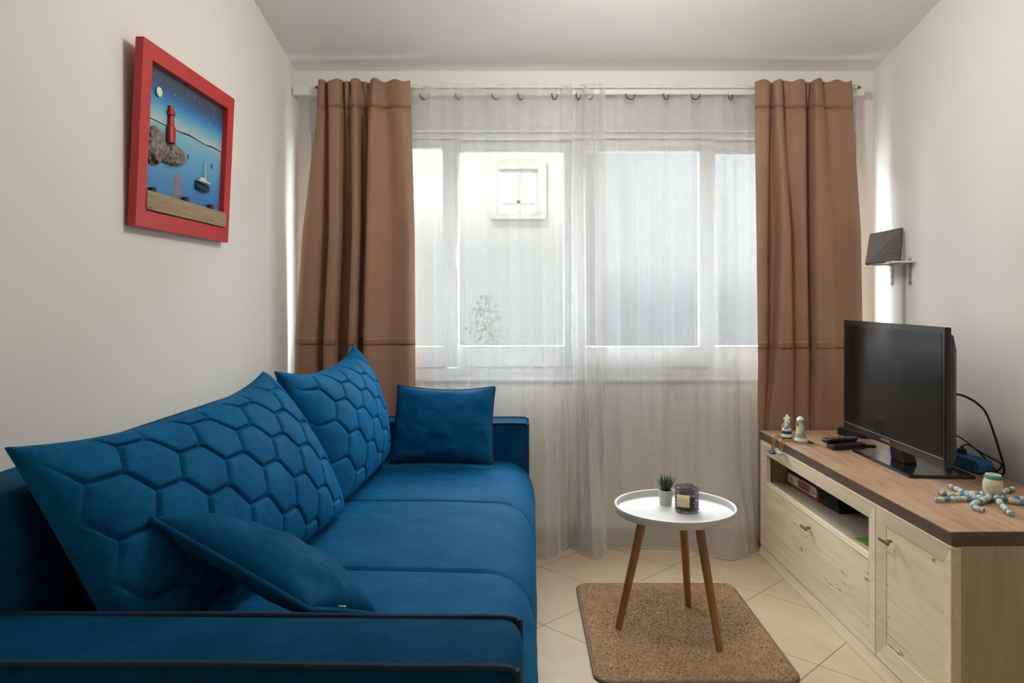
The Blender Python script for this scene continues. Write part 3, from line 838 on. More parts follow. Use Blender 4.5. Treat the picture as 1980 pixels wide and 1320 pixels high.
mb.build('plank', M['plank'], pic, smooth=0, bevel=.002)
for yy in (2.225, 2.445, 2.645):
    mb = MB(); c = fp(yy, 1.555, .008); mb.lathe([(.0105, 0), (.0105, .018), (.008, .0195), (.001, .020)], c, 14); mb.build('peg', M['dark'], pic)
# sailing boat
bt = MB(); rows = []
for i in range(13):
    s = i/12; wd = math.sin(math.pi*min(1, .12+s*.95))**.6; row = []
    for j in range(9):
        a_ = math.pi*j/8
        row.append((.014*wd*math.sin(a_), lerp(-.058, .060, s), -.030*(.7+.3*wd)*math.sin(a_)**.7 if 0 < j < 8 else 0))
    rows.append(row)
bt.grid(rows); bt.xform(Matrix.Translation(Vector(fp(2.586, 1.641, D-.002))) @ Matrix.Rotation(math.radians(-3), 4, 'X')); boat = bt.build('boat', M['navy'], pic)
mb = MB(); mb.ell(fp(2.582, 1.644, D-.010), (.009, .058, .0055)); mb.ell(fp(2.570, 1.651, D-.010), (.006, .024, .007)); mb.build('deck', M['cream'], boat)
mb = MB(); mb.tube([fp(2.590, 1.645, D-.009), fp(2.592, 1.720, D-.007)], [.0032, .0022], 8); mb.build('mast', M['cream'], boat)
# painted pair of strollers and two birds
mb = MB()
lady = [(2.378,1.560),(2.402,1.556),(2.404,1.585),(2.442,1.590),(2.428,1.618),(2.416,1.645),(2.410,1.664),(2.402,1.672),(2.401,1.684),(2.393,1.690),(2.386,1.684),(2.387,1.673),(2.377,1.662),(2.373,1.640),(2.380,1.628)]
child = [(2.417,1.622),(2.428,1.636),(2.430,1.655),(2.424,1.666),(2.417,1.664),(2.414,1.650)]
for poly in (lady, child):
    poly = [(y, 1.556 + (z-1.556)*.68) for y, z in poly]; n_ = len(poly); mb.add([fp(y, z, D-.0004) for y, z in poly] + [fp(y, z, D+.0004) for y, z in poly], [tuple(range(n_)), tuple(range(2*n_-1, n_-1, -1))] + [(k, (k+1) % n_, n_+(k+1) % n_, n_+k) for k in range(n_)])
mb.build('strolling_silhouette', M['mauve'], pnt, smooth=0)
for yy, zz in ((2.470, 1.712), (2.660, 1.713)):
    mb = MB(); mb.tube([fp(yy-.008, zz+.008, D), fp(yy-.010, zz+.002, D), fp(yy, zz-.004, D-.001), fp(yy+.004, zz+.006, D), fp(yy+.001, zz-.010, D)], .0016, 6); mb.build('bird', M['line'], pnt)

# ------------------------------------------------------------------ TV cabinet
CZT = .596; CL = 1.560
cab = thing('tv_cabinet', (1.1665, 3.620, 0), 'long whitewashed pine television cabinet with brown oak top along the right wall', 'tv cabinet', rz=.0165, local=True)
DEP = .565
mb = MB()
pp = [(0, CZT), (.002, CZT-.004), (.011, CZT-.040), (DEP, CZT-.040), (DEP, CZT)]
mb.prism(pp, 1, -CL, 0)
mb.v = [(v[0], v[1] + (.006 if (v[2] < CZT-.02 and v[1] < -1) else 0) - (.006 if (v[2] < CZT-.02 and v[1] > -1) else 0), v[2]) for v in mb.v]
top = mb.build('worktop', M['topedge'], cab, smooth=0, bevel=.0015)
mb = MB(); mb.box(.003, DEP-.002, -CL+.003, -.003, CZT-.0005, CZT+.0012); mb.build('top_surface', M['top'], top, smooth=0)
ZU = CZT-.041
# carcass
mb = MB()
x0 = .036
for ya, yb in ((-.026, -.008), (-1.142, -1.124), (-1.552, -1.534)): mb.box(x0, DEP-.005, ya, yb, .012, ZU)
mb.box(x0, DEP-.005, -1.534, -.026, .030, .050); mb.box(DEP-.014, DEP-.005, -1.534, -.026, .05, ZU)
mb.box(x0, DEP-.014, -1.534, -.026, ZU-.014, ZU)
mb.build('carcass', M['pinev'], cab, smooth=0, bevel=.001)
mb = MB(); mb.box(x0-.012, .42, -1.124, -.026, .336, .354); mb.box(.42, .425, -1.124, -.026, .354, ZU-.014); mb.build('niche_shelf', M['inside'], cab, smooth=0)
mb = MB(); mb.hexa([(-.002, -1.556, 0), (.02, -1.556, 0), (.02, -.002, 0), (-.002, -.002, 0)], [(.010, -1.556, .046), (.02, -1.556, .046), (.02, -.002, .046), (.010, -.002, .046)])
mb.build('plinth', M['pinef'], cab, smooth=0, bevel=.003)
def front_ring(y0, y1, z0, z1, iy0, iy1, iz0, iz1, xf, xi, xb):
    """cabinet front frame: flat outer part, sloping inner part with mitred corners"""
    mb = MB(); o = [(y0, z0), (y1, z0), (y1, z1), (y0, z1)]; i = [(iy0, iz0), (iy1, iz0), (iy1, iz1), (iy0, iz1)]
    V = [(xf, *p) for p in o] + [(xi, *p) for p in i] + [(xb, *p) for p in o] + [(xb, *p) for p in i]
    Fs = []
    for k in range(4):
        n = (k+1) % 4
        Fs += [(k, n, 4+n, 4+k), (k, 8+k, 8+n, n), (4+k, 4+n, 12+n, 12+k), (8+k, 12+k, 12+n, 8+n)]
    mb.add(V, Fs); return mb
LZ0, LZ1 = .050, ZU-.002
ff = front_ring(-1.130, -.006, LZ0, LZ1, -1.070, -.066, .110, .492, .006, .014, .035).build('face_frame', M['pinef'], cab, smooth=0, bevel=.0012)
def handle(parent, yc, zc_, xf):
    mb = MB(); mb.box(xf-.030, xf-.022, yc-.030, yc+.030, zc_-.005, zc_+.005); mb.box(xf-.023, xf, yc-.006, yc+.006, zc_-.004, zc_+.004)
    h = mb.build('handle', M['brass'], parent, smooth=0, bevel=.0015); h['label'] = 'bronze bar handle'; return h
mb = MB(); mb.box(.014, .034, -1.069, -.067, .111, .348); mb.box(.012, .034, -1.069, -.067, .349, .354); mb.box(.016, .034, -1.069, -.067, .354, .362)
flap = mb.build('flap_door', M['pine'], cab, smooth=0, bevel=.001)
handle(flap, -.578, .304, .014)
dr = front_ring(-1.556, -1.134, LZ0, LZ1, -1.510, -1.188, .110, .497, .006, .014, .035).build('door', M['pinef'], cab, smooth=0, bevel=.0012)
mb = MB(); mb.box(.016, .030, -1.511, -1.187, .109, .498); mb.build('door_panel', M['pine'], dr, smooth=0)
handle(dr, -1.238, .466, .006)
CT = CZT + .0012

# ------------------------------------------------------------------ things in the niche
SHZ = .354
M['boxred'] = plain('red_box', (.30, .015, .015), .5)
M['boxwhite'] = plain('box_white', (.72, .66, .52), .5, var=.12, vs=60)
M['boxdark'] = plain('box_print_dark', (.16, .11, .10), .5)
M['boxlogo'] = plain('box_print_red', (.50, .06, .04), .5)
M['boxgreen'] = plain('box_print_green', (.42, .45, .10), .5)
game = thing('board_game_box', (1.432, 3.400, SHZ), 'flat red and white board game box lying in the open niche', 'board game box', rz=.05, local=True)
hx, y0, y1 = .140, -.168, .168
mb = MB(); mb.box(-hx, hx, y0, y1, 0, .030); mb.build('box_bottom', M['boxred'], game, smooth=0, bevel=.001)
mb = MB(); mb.box(-hx-.002, hx+.002, y0-.002, y1+.002, .010, .062); lid = mb.build('box_lid', M['boxred'], game, smooth=0, bevel=.001)
xf = -hx-.0026
mb = MB(); mb.box(xf, xf+.0012, y0+.02, y1-.012, .014, .055); mb.build('side_panel', M['boxwhite'], lid, smooth=0)
mb = MB(); mb.box(xf-.0004, xf+.0006, -.085, .040, .018, .052); mb.build('logo_panel', M['boxdark'], lid, smooth=0)
mb = MB(); mb.prism([(.080, .016), (.142, .016), (.115, .053)], 0, xf-.0004, xf+.0006); mb.build('printed_triangle', M['boxgreen'], lid, smooth=0)
mb = MB(); mb.prism([(-.120, .020), (-.147, .033), (-.120, .046)], 0, xf-.0004, xf+.0006); mb.build('printed_arrow', M['boxgreen'], lid, smooth=0)
mb = MB()
for zz in (.040, .031, .022): mb.box(xf-.0004, xf+.0006, -.118, -.095, zz, zz+.004)
mb.build('printed_text_lines', M['boxdark'], lid, smooth=0)
def text_mesh(txt, size, name, mat, parent, M4, depth=.0004):
    cu = bpy.data.curves.new('t', 'FONT'); cu.body = txt; cu.size = size; cu.extrude = depth; cu.align_x = 'CENTER'; cu.align_y = 'CENTER'
    to = bpy.data.objects.new('t', cu); C.objects.link(to)
    dg = bpy.context.evaluated_depsgraph_get()
    me = bpy.data.meshes.new_from_object(to.evaluated_get(dg)); bpy.data.objects.remove(to); bpy.data.curves.remove(cu)
    me.transform(M4); me.name = name; me.materials.clear(); me.materials.append(mat)
    o = bpy.data.objects.new(name, me); C.objects.link(o); o.parent = parent; return o
# text in the plane facing -X, reading towards -Y
RX_ = Matrix(((0, 0, -1, 0), (-1, 0, 0, 0), (0, 1, 0, 0), (0, 0, 0, 1)))
text_mesh('ludo', .046, 'logo_lettering', M['boxlogo'], lid, Matrix.Translation((xf-.0008, -.0225, .036)) @ RX_)

def wicker_mat():
    t = NT('black_wicker'); v = t.coord()
    w1 = t.node('ShaderNodeTexWave', bands_direction='Z'); w1.inputs['Scale'].default_value = 40; t.link(v, w1.inputs['Vector'])
    t.base(t.ramp(w1.outputs['Fac'], [(.2, (.006, .005, .005)), (.8, (.030, .024, .020))])); t.set(Roughness=.4); t.bump(w1.outputs['Fac'], .6, .003); return t.m
M['wicker'] = wicker_mat()
bas = thing('wicker_basket', (1.405, 3.140, SHZ), 'small black woven basket in the niche beside the board game box', 'basket', rz=.10, local=True)
def basket():
    a_, b_ = .115, .085; mb = MB(); Hh = .078
    def rr(z): k = .80 + .20*z/Hh; return a_*k, b_*k
    # uprights
    per = []
    for q in range(44):
        t = q/44*4; s_ = int(t); f = t - s_
        per.append([(-1+2*f, -1), (1, -1+2*f), (1-2*f, 1), (-1, 1-2*f)][s_])
    for (u, v) in per:
        mb.tube([(u*rr(z)[0], v*rr(z)[1], z) for z in (0, Hh/2, Hh)], .0016, 5)
    for k in range(11):
        z = .003 + k*Hh/11; ra, rb = rr(z); pts = []
        for n_, (u, v) in enumerate(per):
            o_ = .0018*(1 if (n_+k) % 2 else -1); l_ = math.hypot(u, v)
            pts.append((u*ra+u/l_*o_, v*rb+v/l_*o_, z))
        mb.tube(pts, .0019, 5, closed=True)
    return mb, rr, per, Hh
mb, rr_, per, Hh = basket(); mb.build('woven_wall', M['wicker'], bas)
mb = MB(); ra, rb = rr_(0); mb.box(-ra, ra, -rb, rb, 0, .003); mb.build('bottom', M['wicker'], bas, smooth=0)
mb = MB(); ra, rb = rr_(Hh); mb.tube([(u*ra, v*rb, Hh) for u, v in per], .004, 8, closed=True); mb.build('rim', M['wicker'], bas)
M['green'] = plain('green_print', (.13, .25, .035), .45, var=.5, vs=40)
M['blueprint'] = plain('blue_print', (.12, .25, .42), .45, var=.3, vs=50)
lf = thing('booklet', (1.315, 2.655, SHZ), 'green booklet lying at the right end of the niche shelf', 'booklet', rz=.12, local=True)
mb = MB(); mb.box(-.07, .07, -.10, .10, 0, .004); mb.build('pages', M['boxwhite'], lf, smooth=0)
mb = MB(); mb.box(-.071, .071, -.101, .101, .004, .0048); cv = mb.build('cover', M['green'], lf, smooth=0)
mb = MB(); mb.box(.0, .07, -.06, .10, .0048, .0051); mb.build('cover_photo', M['blueprint'], cv, smooth=0)

# ------------------------------------------------------------------ television
TVX, TY0, TY1, TZ0, TZ1 = 1.426, 2.490, 3.270, .672, 1.145
tv = thing('television', (1.50, 2.88, CT), 'black flat-screen television standing on the cabinet', 'television')
mb = MB(); mb.box(TVX, TVX+.022, TY0, TY1, TZ0, TZ1); bz = mb.build('bezel', M['bezel'], tv, smooth=0, bevel=.004, seg=3)
mb = MB(); mb.box(TVX-.0012, TVX+.003, TY0+.020, TY1-.020, TZ0+.038, TZ1-.022); mb.build('screen', M['screen'], tv, smooth=0)
M['silver'] = plain('silver_line', (.55, .55, .56), .3, .8)
mb = MB(); mb.box(TVX-.0010, TVX+.002, TY0+.012, TY1-.012, TZ0+.0285, TZ0+.0305); mb.build('trim_line', M['silver'], bz, smooth=0)
text_mesh('SAMSUNG', .016, 'logo_lettering', M['silver'], bz, Matrix.Translation((TVX-.0012 - 1.50, 2.895-2.88, TZ0+.017-CT)) @ RX_)
bpy.data.objects['logo_lettering.001' if 'logo_lettering.001' in bpy.data.objects else 'logo_lettering']['label'] = 'small silver maker lettering'
mb = MB(); rows = []
for k, (xx, i_) in enumerate([(TVX+.022, .020), (TVX+.038, .028), (TVX+.060, .075), (TVX+.070, .13)]):
    rows.append([(xx, TY0+i_*.45+.004, TZ0+i_*.4), (xx, TY1-i_*.45-.004, TZ0+i_*.4), (xx, TY1-i_*.45-.004, TZ1-i_*1.0), (xx, TY0+i_*.45+.004, TZ1-i_*1.0)])
mb.grid(rows, closed_u=True); b0 = 12; mb.f.append((12, 13, 14, 15)); mb.build('back_shell', M['tvback'], tv, smooth=30, bevel=.003)
mb = MB(); mb.hexa([(1.397, 2.665, CT), (1.632, 2.655, CT), (1.632, 3.128, CT), (1.397, 3.122, CT)], [(1.399, 2.667, CT+.012), (1.630, 2.657, CT+.012), (1.630, 3.126, CT+.012), (1.399, 3.120, CT+.012)])
mb.build('stand_base', M['bezel'], tv, smooth=0, bevel=.003, seg=3)
mb = MB(); mb.hexa([(1.470, 2.835, CT+.011), (1.520, 2.835, CT+.011), (1.520, 2.945, CT+.011), (1.470, 2.945, CT+.011)], [(1.455, 2.845, TZ0+.03), (1.490, 2.845, TZ0+.03), (1.490, 2.935, TZ0+.03), (1.455, 2.935, TZ0+.03)])
mb.build('stand_neck', M['black'], tv, smooth=0, bevel=.006, seg=3)
cable = catmull([(TVX+.05, 2.70, .905), P(1850, 762, 2.70), P(1870, 768, 2.70), P(1890, 780, 2.70), P(1907, 799, 2.70), P(1922, 838, 2.70), P(1935, 880, 2.70), P(1941, 904, 2.70), (1.757, 2.705, CT+.006), (1.735, 2.74, CT+.005)], 8)
mb = MB(); mb.tube(cable, .0042, 8); mb.build('cable', M['rubber'], tv)

# set-top box behind the television
stb = thing('set_top_box', (1.585, 3.475, CT), 'black set-top box on the cabinet behind the television', 'set-top box', rz=-.86, local=True)
mb = MB(); mb.box(-.075, .06, -.055, .055, .003, .036); bb = mb.build('body', M['bezel'], stb, smooth=0, bevel=.005, seg=3)
for yy in (-.02, .0):
    mb = MB(); mb.ell((-.0755, yy, .016), (.0012, .003, .003), 10, 6); mb.build('indicator', M['steel'], stb)
for sx_ in (-.06, .05):
    for sy_ in (-.045, .045): mb = MB(); mb.box(sx_-.006, sx_+.006, sy_-.006, sy_+.006, 0, .004); mb.build('foot', M['rubber'], stb, smooth=0)

# remote controls
def remote(loc, rz, label, L_=.175, W_=.048, H_=.019, tilt=0, btn=True):
    r = thing('remote_control', loc, label, 'remote control', 'remote controls in front of the television', rz=rz, local=True)
    r.rotation_euler = (0, tilt, rz)
    mb = MB(); rows = []
    for z, k in ((0, .86), (H_*.35, 1.0), (H_*.8, 1.0), (H_, .90)):
        rows.append([(x*k if abs(x) < L_/2-.012 else x*(1-(1-k)*.4), y*k, z) for x, y in rr_path(-L_/2, L_/2, -W_/2, W_/2, .014, 5)])
    mb.grid(rows, closed_u=True); n_ = len(rows[0]); mb.f.append(tuple(range(n_))[::-1]); mb.f.append(tuple(range(3*n_, 4*n_)))
    mb.build('body', M['black'], r, smooth=50)
    if btn:
        for i in range(9):
            for j in range(3):
                mb = MB(); x, y = -L_/2+.022+i*(L_-.045)/8, (j-1)*W_*.27
                mb.ell((x, y, H_), (.0050, .0042, .0022), 10, 6); b_ = mb.build('button', M['grey'] if (i+j) % 4 else M['btn'], r)
    return r
M['grey'] = plain('dark_grey_rubber', (.04, .04, .042), .6)
M['btn'] = plain('light_button', (.22, .20, .18), .5)
remote((1.402, 3.185, CT), .22, 'thick black remote control lying at the bottom of the pile before the television', .165, .060, .024, 0, False)
remote((1.385, 3.215, CT+.0255), .34, 'black buttoned remote control resting on top of another remote', .17, .046, .016)
remote((1.492, 3.222, CT), -.30, 'smallest black remote control at the right end of the pile before the television', .10, .030, .012, 0, False)

# ------------------------------------------------------------------ power strip, cables
M['bluepl'] = plain('blue_plastic', (.010, .12, .30), .35)
ps = thing('power_strip', (1.70, 2.89, CT), 'blue multi-socket power strip behind the television by the wall', 'power strip', rz=.04, local=True)
mb = MB(); mb.box(-.032, .032, -.155, .155, .0, .048); mb.hexa([(-.032, -.175, .006), (.032, -.175, .006), (.032, -.154, 0), (-.032, -.154, 0)], [(-.022, -.175, .034), (.022, -.175, .034), (.032, -.154, .048), (-.032, -.154, .048)])
body = mb.build('body', M['bluepl'], ps, smooth=0, bevel=.004, seg=3)
for yy in (-.11, -.03, .05, .12):
    mb = MB(); mb.lathe([(.020, .047), (.021, .050), (.018, .0505), (.017, .048), (.001, .0475)], (0, yy, 0), 24); mb.build('socket', M['bluepl'], body)
mb = MB(); mb.tube([(0, -.17, .018), (.004, -.19, .012), (.02, -.205, .006), (.05, -.19, .0045)], .0042, 8); mb.build('cord', M['rubber'], ps)
for yy, hh in ((.05, .05), (-.03, .028)):
    pg = thing('power_plug', (1.70-.04*yy, 2.89+yy, CT+.0495), 'black plug with its cord in the blue power strip, ' + ('farther from' if yy > 0 else 'nearer to') + ' the crochet octopus', 'plug', rz=.04, local=True)
    mb = MB(); mb.lathe([(.016, .0012), (.0175, .006), (.016, .016), (.008, hh*.7), (.004, hh)], (0, 0, 0), 20); mb.build('plug_body', M['rubber'], pg)
    end = (.045, -.17-yy, -.045) if yy > 0 else (.05, -.12, -.045)
    mb = MB(); mb.tube(catmull([(0, 0, hh*.9), (.005, -.03, hh+.010), (.02, -.09, hh-.01), (.05, -.15, -.01), end], 6), .003, 8); mb.build('cord', M['rubber'], pg)

# ------------------------------------------------------------------ wall shelf with a router, cable duct
M['acry'] = plain('frosted_white_glass', (.74, .77, .76), .2, var=.02)
sh = thing('wall_shelf', (XR, 3.47, 1.40), 'small frosted glass wall shelf on two steel brackets, on the right wall near the corner', 'wall shelf')
mb = MB(); mb.box(1.690, XR-.003, 3.345, 3.605, 1.400, 1.408); mb.build('shelf_board', M['acry'], sh, smooth=0, bevel=.001)
for yy in (3.392, 3.558):
    mb = MB(); mb.box(XR-.004, XR-.0005, yy-.009, yy+.009, 1.300, 1.425); mb.box(1.69, XR-.001, yy-.007, yy+.007, 1.395, 1.3995)
    br = mb.build('bracket', M['steel'], sh, smooth=0)
    for zz in (1.312, 1.345):
        mb = MB(); mb.ell((XR-.005, yy, zz), (.002, .0045, .0045), 10, 6); mb.build('screw', M['metal'], br)
M['router'] = plain('dark_brown_router', (.060, .040, .032), .42)
ro = thing('router', (1.70, 3.45, 1.409), 'dark brown square router box leaning on the small glass wall shelf', 'router')
Yc = 3.43
TLp, TRp, BRp, BLp = P(1681.5, 452, 3.50), P(1745.5, 439, 3.425), P(1740.5, 503, 3.40), P(1672.5, 510.5, 3.47)
dlt = ((TRp-TLp).cross(BLp-TLp)).normalized()
if dlt.y < 0: dlt = -dlt
dlt *= .022
mb = MB(); mb.hexa([TLp, TRp, BRp, BLp], [p + dlt for p in (TLp, TRp, BRp, BLp)]); rb = mb.build('casing', M['router'], ro, smooth=0, bevel=.003, seg=3)
def onr(u, v, d=.0004): return (TLp*(1-u)+TRp*u)*(1-v)+(BLp*(1-u)+BRp*u)*v - dlt.normalized()*d
mb = MB(); mb.tube([onr(.02, .76), onr(.98, .76)], .0008, 6); mb.build('groove', M['black'], rb)
mb = MB(); mb.tube([onr(.46, .66), onr(.54, .655)], .0016, 6); mb.build('emblem', M['silver'], rb)
cd = MB(); cd.box(XR-.012, XR-.0005, 3.437, 3.452, .0865, 1.394)
o = cd.build('cable_duct', M['white'], None, origin=(XR, 3.445, .0865), smooth=0, bevel=.002)
tag(o, 'thin white cable duct running down the right wall below the glass shelf', 'cable duct')

# ------------------------------------------------------------------ seaside figurines sitting on the cabinet edge
M['fcream'] = plain('cream_glaze', (.66, .62, .50), .5, var=.1, vs=90)
M['fteal'] = plain('teal_glaze', (.012, .085, .15), .45, var=.1)
M['fmint'] = plain('mint_glaze', (.36, .47, .42), .5, var=.15, vs=90)
M['fgrey'] = plain('grey_green_glaze', (.33, .34, .27), .55, var=.15, vs=90)
M['string'] = plain('ochre_string', (.36, .18, .045), .9, bump=.5, bs=900)
M['fwhite'] = plain('white_glaze', (.80, .78, .72), .5)
def legs(root, y0_, mat, foot, sx_, xe, zf):
    for k, dy in enumerate((-.013, .013)):
        y = y0_ + dy
        pts = catmull([(sx_, y, CT+.010), (1.184, y, CT+.013), (xe+.004, y-.001, CT+.004), (xe-.003, y-.002, CT-.020), (xe-.004, y-.002, zf)], 5)
        mb = MB(); mb.tube(pts, .0035, 8); lg = mb.build('leg', M['string'], root)
        mb = MB(); mb.ell((xe-.008, y-.002, zf-.006), (.015, .0125, .008), 16, 10); mb.build('foot', foot, lg)
f1 = thing('seaside_figurine', (1.222, 3.395, CT), 'figurine with a cream starfish head and teal striped body sitting on the cabinet edge', 'figurine', 'seaside figurines on the cabinet edge')
c = Vector((1.222, 3.395, CT))
for z0_, z1_, m_, nm in ((0, .012, 'fteal', 'stripe'), (.012, .026, 'fwhite', 'stripe'), (.026, .040, 'fteal', 'stripe'), (.040, .050, 'fwhite', 'stripe')):
    R0 = .0235 - .035*z0_*2; R1 = .0235 - .035*z1_*2
    mb = MB(); mb.lathe([(.001, z0_), (R0, z0_+.0005), ((R0+R1)/2+.0005, (z0_+z1_)/2), (R1, z1_-.0002), (.001, z1_)], c, 28); mb.build(nm, M[m_], f1)
mb = MB(); mb.lathe([(.014, .049), (.013, .056), (.0135, .066), (.012, .076), (.006, .082), (.001, .084)], c, 24); mb.build('body', M['fmint'], f1)
st = MB(); poly = []
for k in range(10):
    a_ = math.pi/2 + k*math.pi/5; r_ = .024 if k % 2 == 0 else .012; poly.append((r_*math.cos(a_), r_*math.sin(a_)))
st.prism(poly, 2, -.006, .006)
Mx = Matrix.Translation(c + Vector((.001, -.002, .092))) @ Matrix.Rotation(math.radians(-60), 4, 'Z') @ Matrix.Rotation(math.radians(80), 4, 'X') @ Matrix.Rotation(math.radians(12), 4, 'Z')
st.xform(Mx); st.build('starfish_head', M['fcream'], f1, smooth=40, bevel=.003, seg=3)
for s_ in (-1, 1):
    mb = MB(); mb.tube([c + Vector((-.004, s_*.013, .070)), c + Vector((-.010, s_*.022, .062)), c + Vector((-.016, s_*.016, .050))], [.005, .0045, .004], 8); mb.build('arm', M['fgrey'] if s_ > 0 else M['fmint'], f1)
legs(f1, 3.395, None, M['fteal'], 1.205, 1.1630, CT-.052)
f2 = thing('seaside_figurine', (1.248, 3.300, CT), 'figurine with a rounded white cap and grey striped body sitting on the cabinet edge', 'figurine', 'seaside figurines on the cabinet edge')
c = Vector((1.248, 3.300, CT))
rw = lambda z: .027 - .16*z if z < .05 else .019
for z0_, z1_, m_ in ((0, .013, 'fgrey'), (.013, .027, 'fwhite'), (.027, .046, 'fgrey')):
    R0, R1 = rw(z0_), rw(z1_)
    mb = MB(); mb.lathe([(.001, z0_), (R0, z0_+.0005), ((R0+R1)/2+.0005, (z0_+z1_)/2), (R1, z1_-.0002), (.001, z1_)], c, 28, mod=lambda r, z, a_, k: r*(1 + .30*max(0, math.cos(a_+.35))**3*(1 - z/.06))); mb.build('stripe', M[m_], f2)
mb = MB(); mb.lathe([(.0190, .045), (.0185, .058), (.0165, .072), (.0145, .082), (.0155, .092), (.012, .102), (.001, .106)], c, 28); mb.build('body', M['fcream'], f2)
mb = MB(); mb.lathe([(.0165, .094), (.0172, .100), (.0150, .110), (.008, .117), (.001, .119)], c + Vector((0, 0, 0)), 28); cap = mb.build('sailor_cap', M['fwhite'], f2)
for zz in (.0975, .1025):
    mb = MB(); mb.tube([c + Vector((.0172*math.cos(a_), .0172*math.sin(a_), zz)) for a_ in [2*math.pi*q/24 for q in range(24)]], .0010, 6, closed=True); mb.build('cap_band', M['fteal'], cap)
mb = MB(); mb.tube([c + Vector((-.012, -.004, .089)), c + Vector((-.020, -.008, .083)), c + Vector((-.026, -.012, .074))], [.006, .005, .002], 8); mb.build('beak', M['string'], f2)
for s_ in (-1, 1):
    mb = MB(); mb.ell(c + Vector((.003, s_*.018, .060)), (.010, .005, .017), 14, 10); mb.build('wing', M['fmint'], f2)
mb = MB(); mb.hexa([c+Vector((.026, -.012, .001)), c+Vector((.062, -.010, .001)), c+Vector((.062, .004, .001)), c+Vector((.026, .012, .001))], [c+Vector((.026, -.010, .016)), c+Vector((.060, -.006, .004)), c+Vector((.060, .001, .004)), c+Vector((.026, .010, .016))]); mb.build('tail', M['dark'], f2, smooth=0, bevel=.002)
legs(f2, 3.300, None, M['fmint'], 1.232, 1.1650, CT-.036)

# ------------------------------------------------------------------ crocheted octopus
def croch(name, cols):
    t = NT(name); v = t.coord(); n = t.noise(v, 55, 2)
    t.base(t.ramp(n, [(.30, cols[0]), (.42, cols[1]), (.52, cols[2]), (.62, cols[3])], 'CONSTANT'))
    t.set(Roughness=.9); t.bump(t.noise(v, 420, 2), .6, .002); return t.m
M['octa'] = plain('cream_yarn', (.66, .64, .52), .9, var=.1, vs=150, bump=.8, bs=500)
M['octb'] = plain('blue_yarn', (.12, .25, .37), .9, var=.25, vs=150, bump=.8, bs=500)
M['octc'] = plain('pale_blue_yarn', (.38, .52, .56), .9, var=.2, vs=150, bump=.8, bs=500)
M['oct'] = croch('blue_white_crochet', [(.20, .32, .40), (.62, .62, .55), (.10, .22, .34), (.60, .62, .58)])
M['octhead'] = plain('cream_crochet', (.70, .66, .50), .9, var=.08, vs=200, bump=.8, bs=500)
M['octteal'] = plain('teal_crochet', (.05, .30, .32), .9, bump=.7, bs=500)
OC = Vector((1.506, 2.372, CT))
oc_ = thing('crochet_octopus', OC, 'crocheted cream octopus toy with blue and white tentacles lying on the cabinet', 'toy')
mb = MB(); prof = [(.001, .004), (.012, .004), (.017, .012), (.023, .026), (.0275, .042), (.0285, .055), (.0255, .068), (.020, .077), (.019, .081)]
def stitch(r, z, a_, k): return r*(1 + .015*math.sin(a_*26 + k*1.5))
pr2 = []
for (r0, z0_), (r1, z1_) in zip(prof, prof[1:]):
    for q in range(3): pr2.append((lerp(r0, r1, q/3), lerp(z0_, z1_, q/3)))
pr2.append(prof[-1])
hd = MB(); hd.lathe(pr2, (0, 0, 0), 60, mod=stitch, cap1=True)
HM = Matrix.Translation(OC) @ Matrix.Rotation(math.radians(4), 4, 'Y')
hd.xform(HM); hd.build('head', M['octhead'], oc_, smooth=60)
mb = MB(); mb.tube([(.0200*math.cos(a_), .0200*math.sin(a_), .0835) for a_ in [2*math.pi*q/28 for q in range(28)]], .0030, 8, closed=True); mb.xform(HM); mb.build('rim', M['octhead'], oc_)
mb = MB(); mb.tube([(.0222*math.cos(a_), .0222*math.sin(a_), .0765) for a_ in [2*math.pi*q/28 for q in range(28)]], .0046, 8, closed=True); mb.xform(HM); mb.build('neck_band', M['octteal'], oc_)
mb = MB(); mb.lathe([(.018, .080), (.012, .079), (.001, .078)], (0, 0, 0), 20, cap0=False); mb.xform(HM); mb.build('cap', M['octteal'], oc_)
tents = [[(1.49,2.36),(1.44,2.365),(1.38,2.36),(1.315,2.352)], [(1.49,2.39),(1.46,2.43),(1.46,2.48),(1.463,2.528)], [(1.52,2.39),(1.56,2.42),(1.61,2.46),(1.655,2.492)],
         [(1.49,2.355),(1.45,2.335),(1.405,2.30),(1.388,2.262),(1.398,2.235)], [(1.505,2.345),(1.490,2.30),(1.470,2.25),(1.452,2.195)], [(1.525,2.37),(1.57,2.365),(1.62,2.355),(1.67,2.345)],
         [(1.52,2.35),(1.56,2.325),(1.61,2.295),(1.66,2.265)], [(1.485,2.38),(1.44,2.40),(1.40,2.415),(1.375,2.44)]]
for T_ in tents:
    z = CT+.0098
    pts = catmull([(x, y, z + (.008 if k == 0 else 0)) for k, (x, y) in enumerate(T_)], 14)
    rs = []
    for k in range(len(pts)):
        t = k/(len(pts)-1); rs.append((.0092 - .0022*t)*(1 + .17*math.sin(k*math.pi/2))*(1 if k < len(pts)-1 else .5))
    mb = MB(); mb.tube(pts, rs, 10); o = mb.build('tentacle', M['octa'], oc_, smooth=80)
    o.data.materials.append(M['octb']); o.data.materials.append(M['octc'])
    seq = [0, 1, 0, 2, 1, 0, 2] if len(T_) == 4 else [2, 0, 2, 0, 1]
    for p_ in o.data.polygons: p_.material_index = seq[((p_.index//10 + 1)//4) % len(seq)]

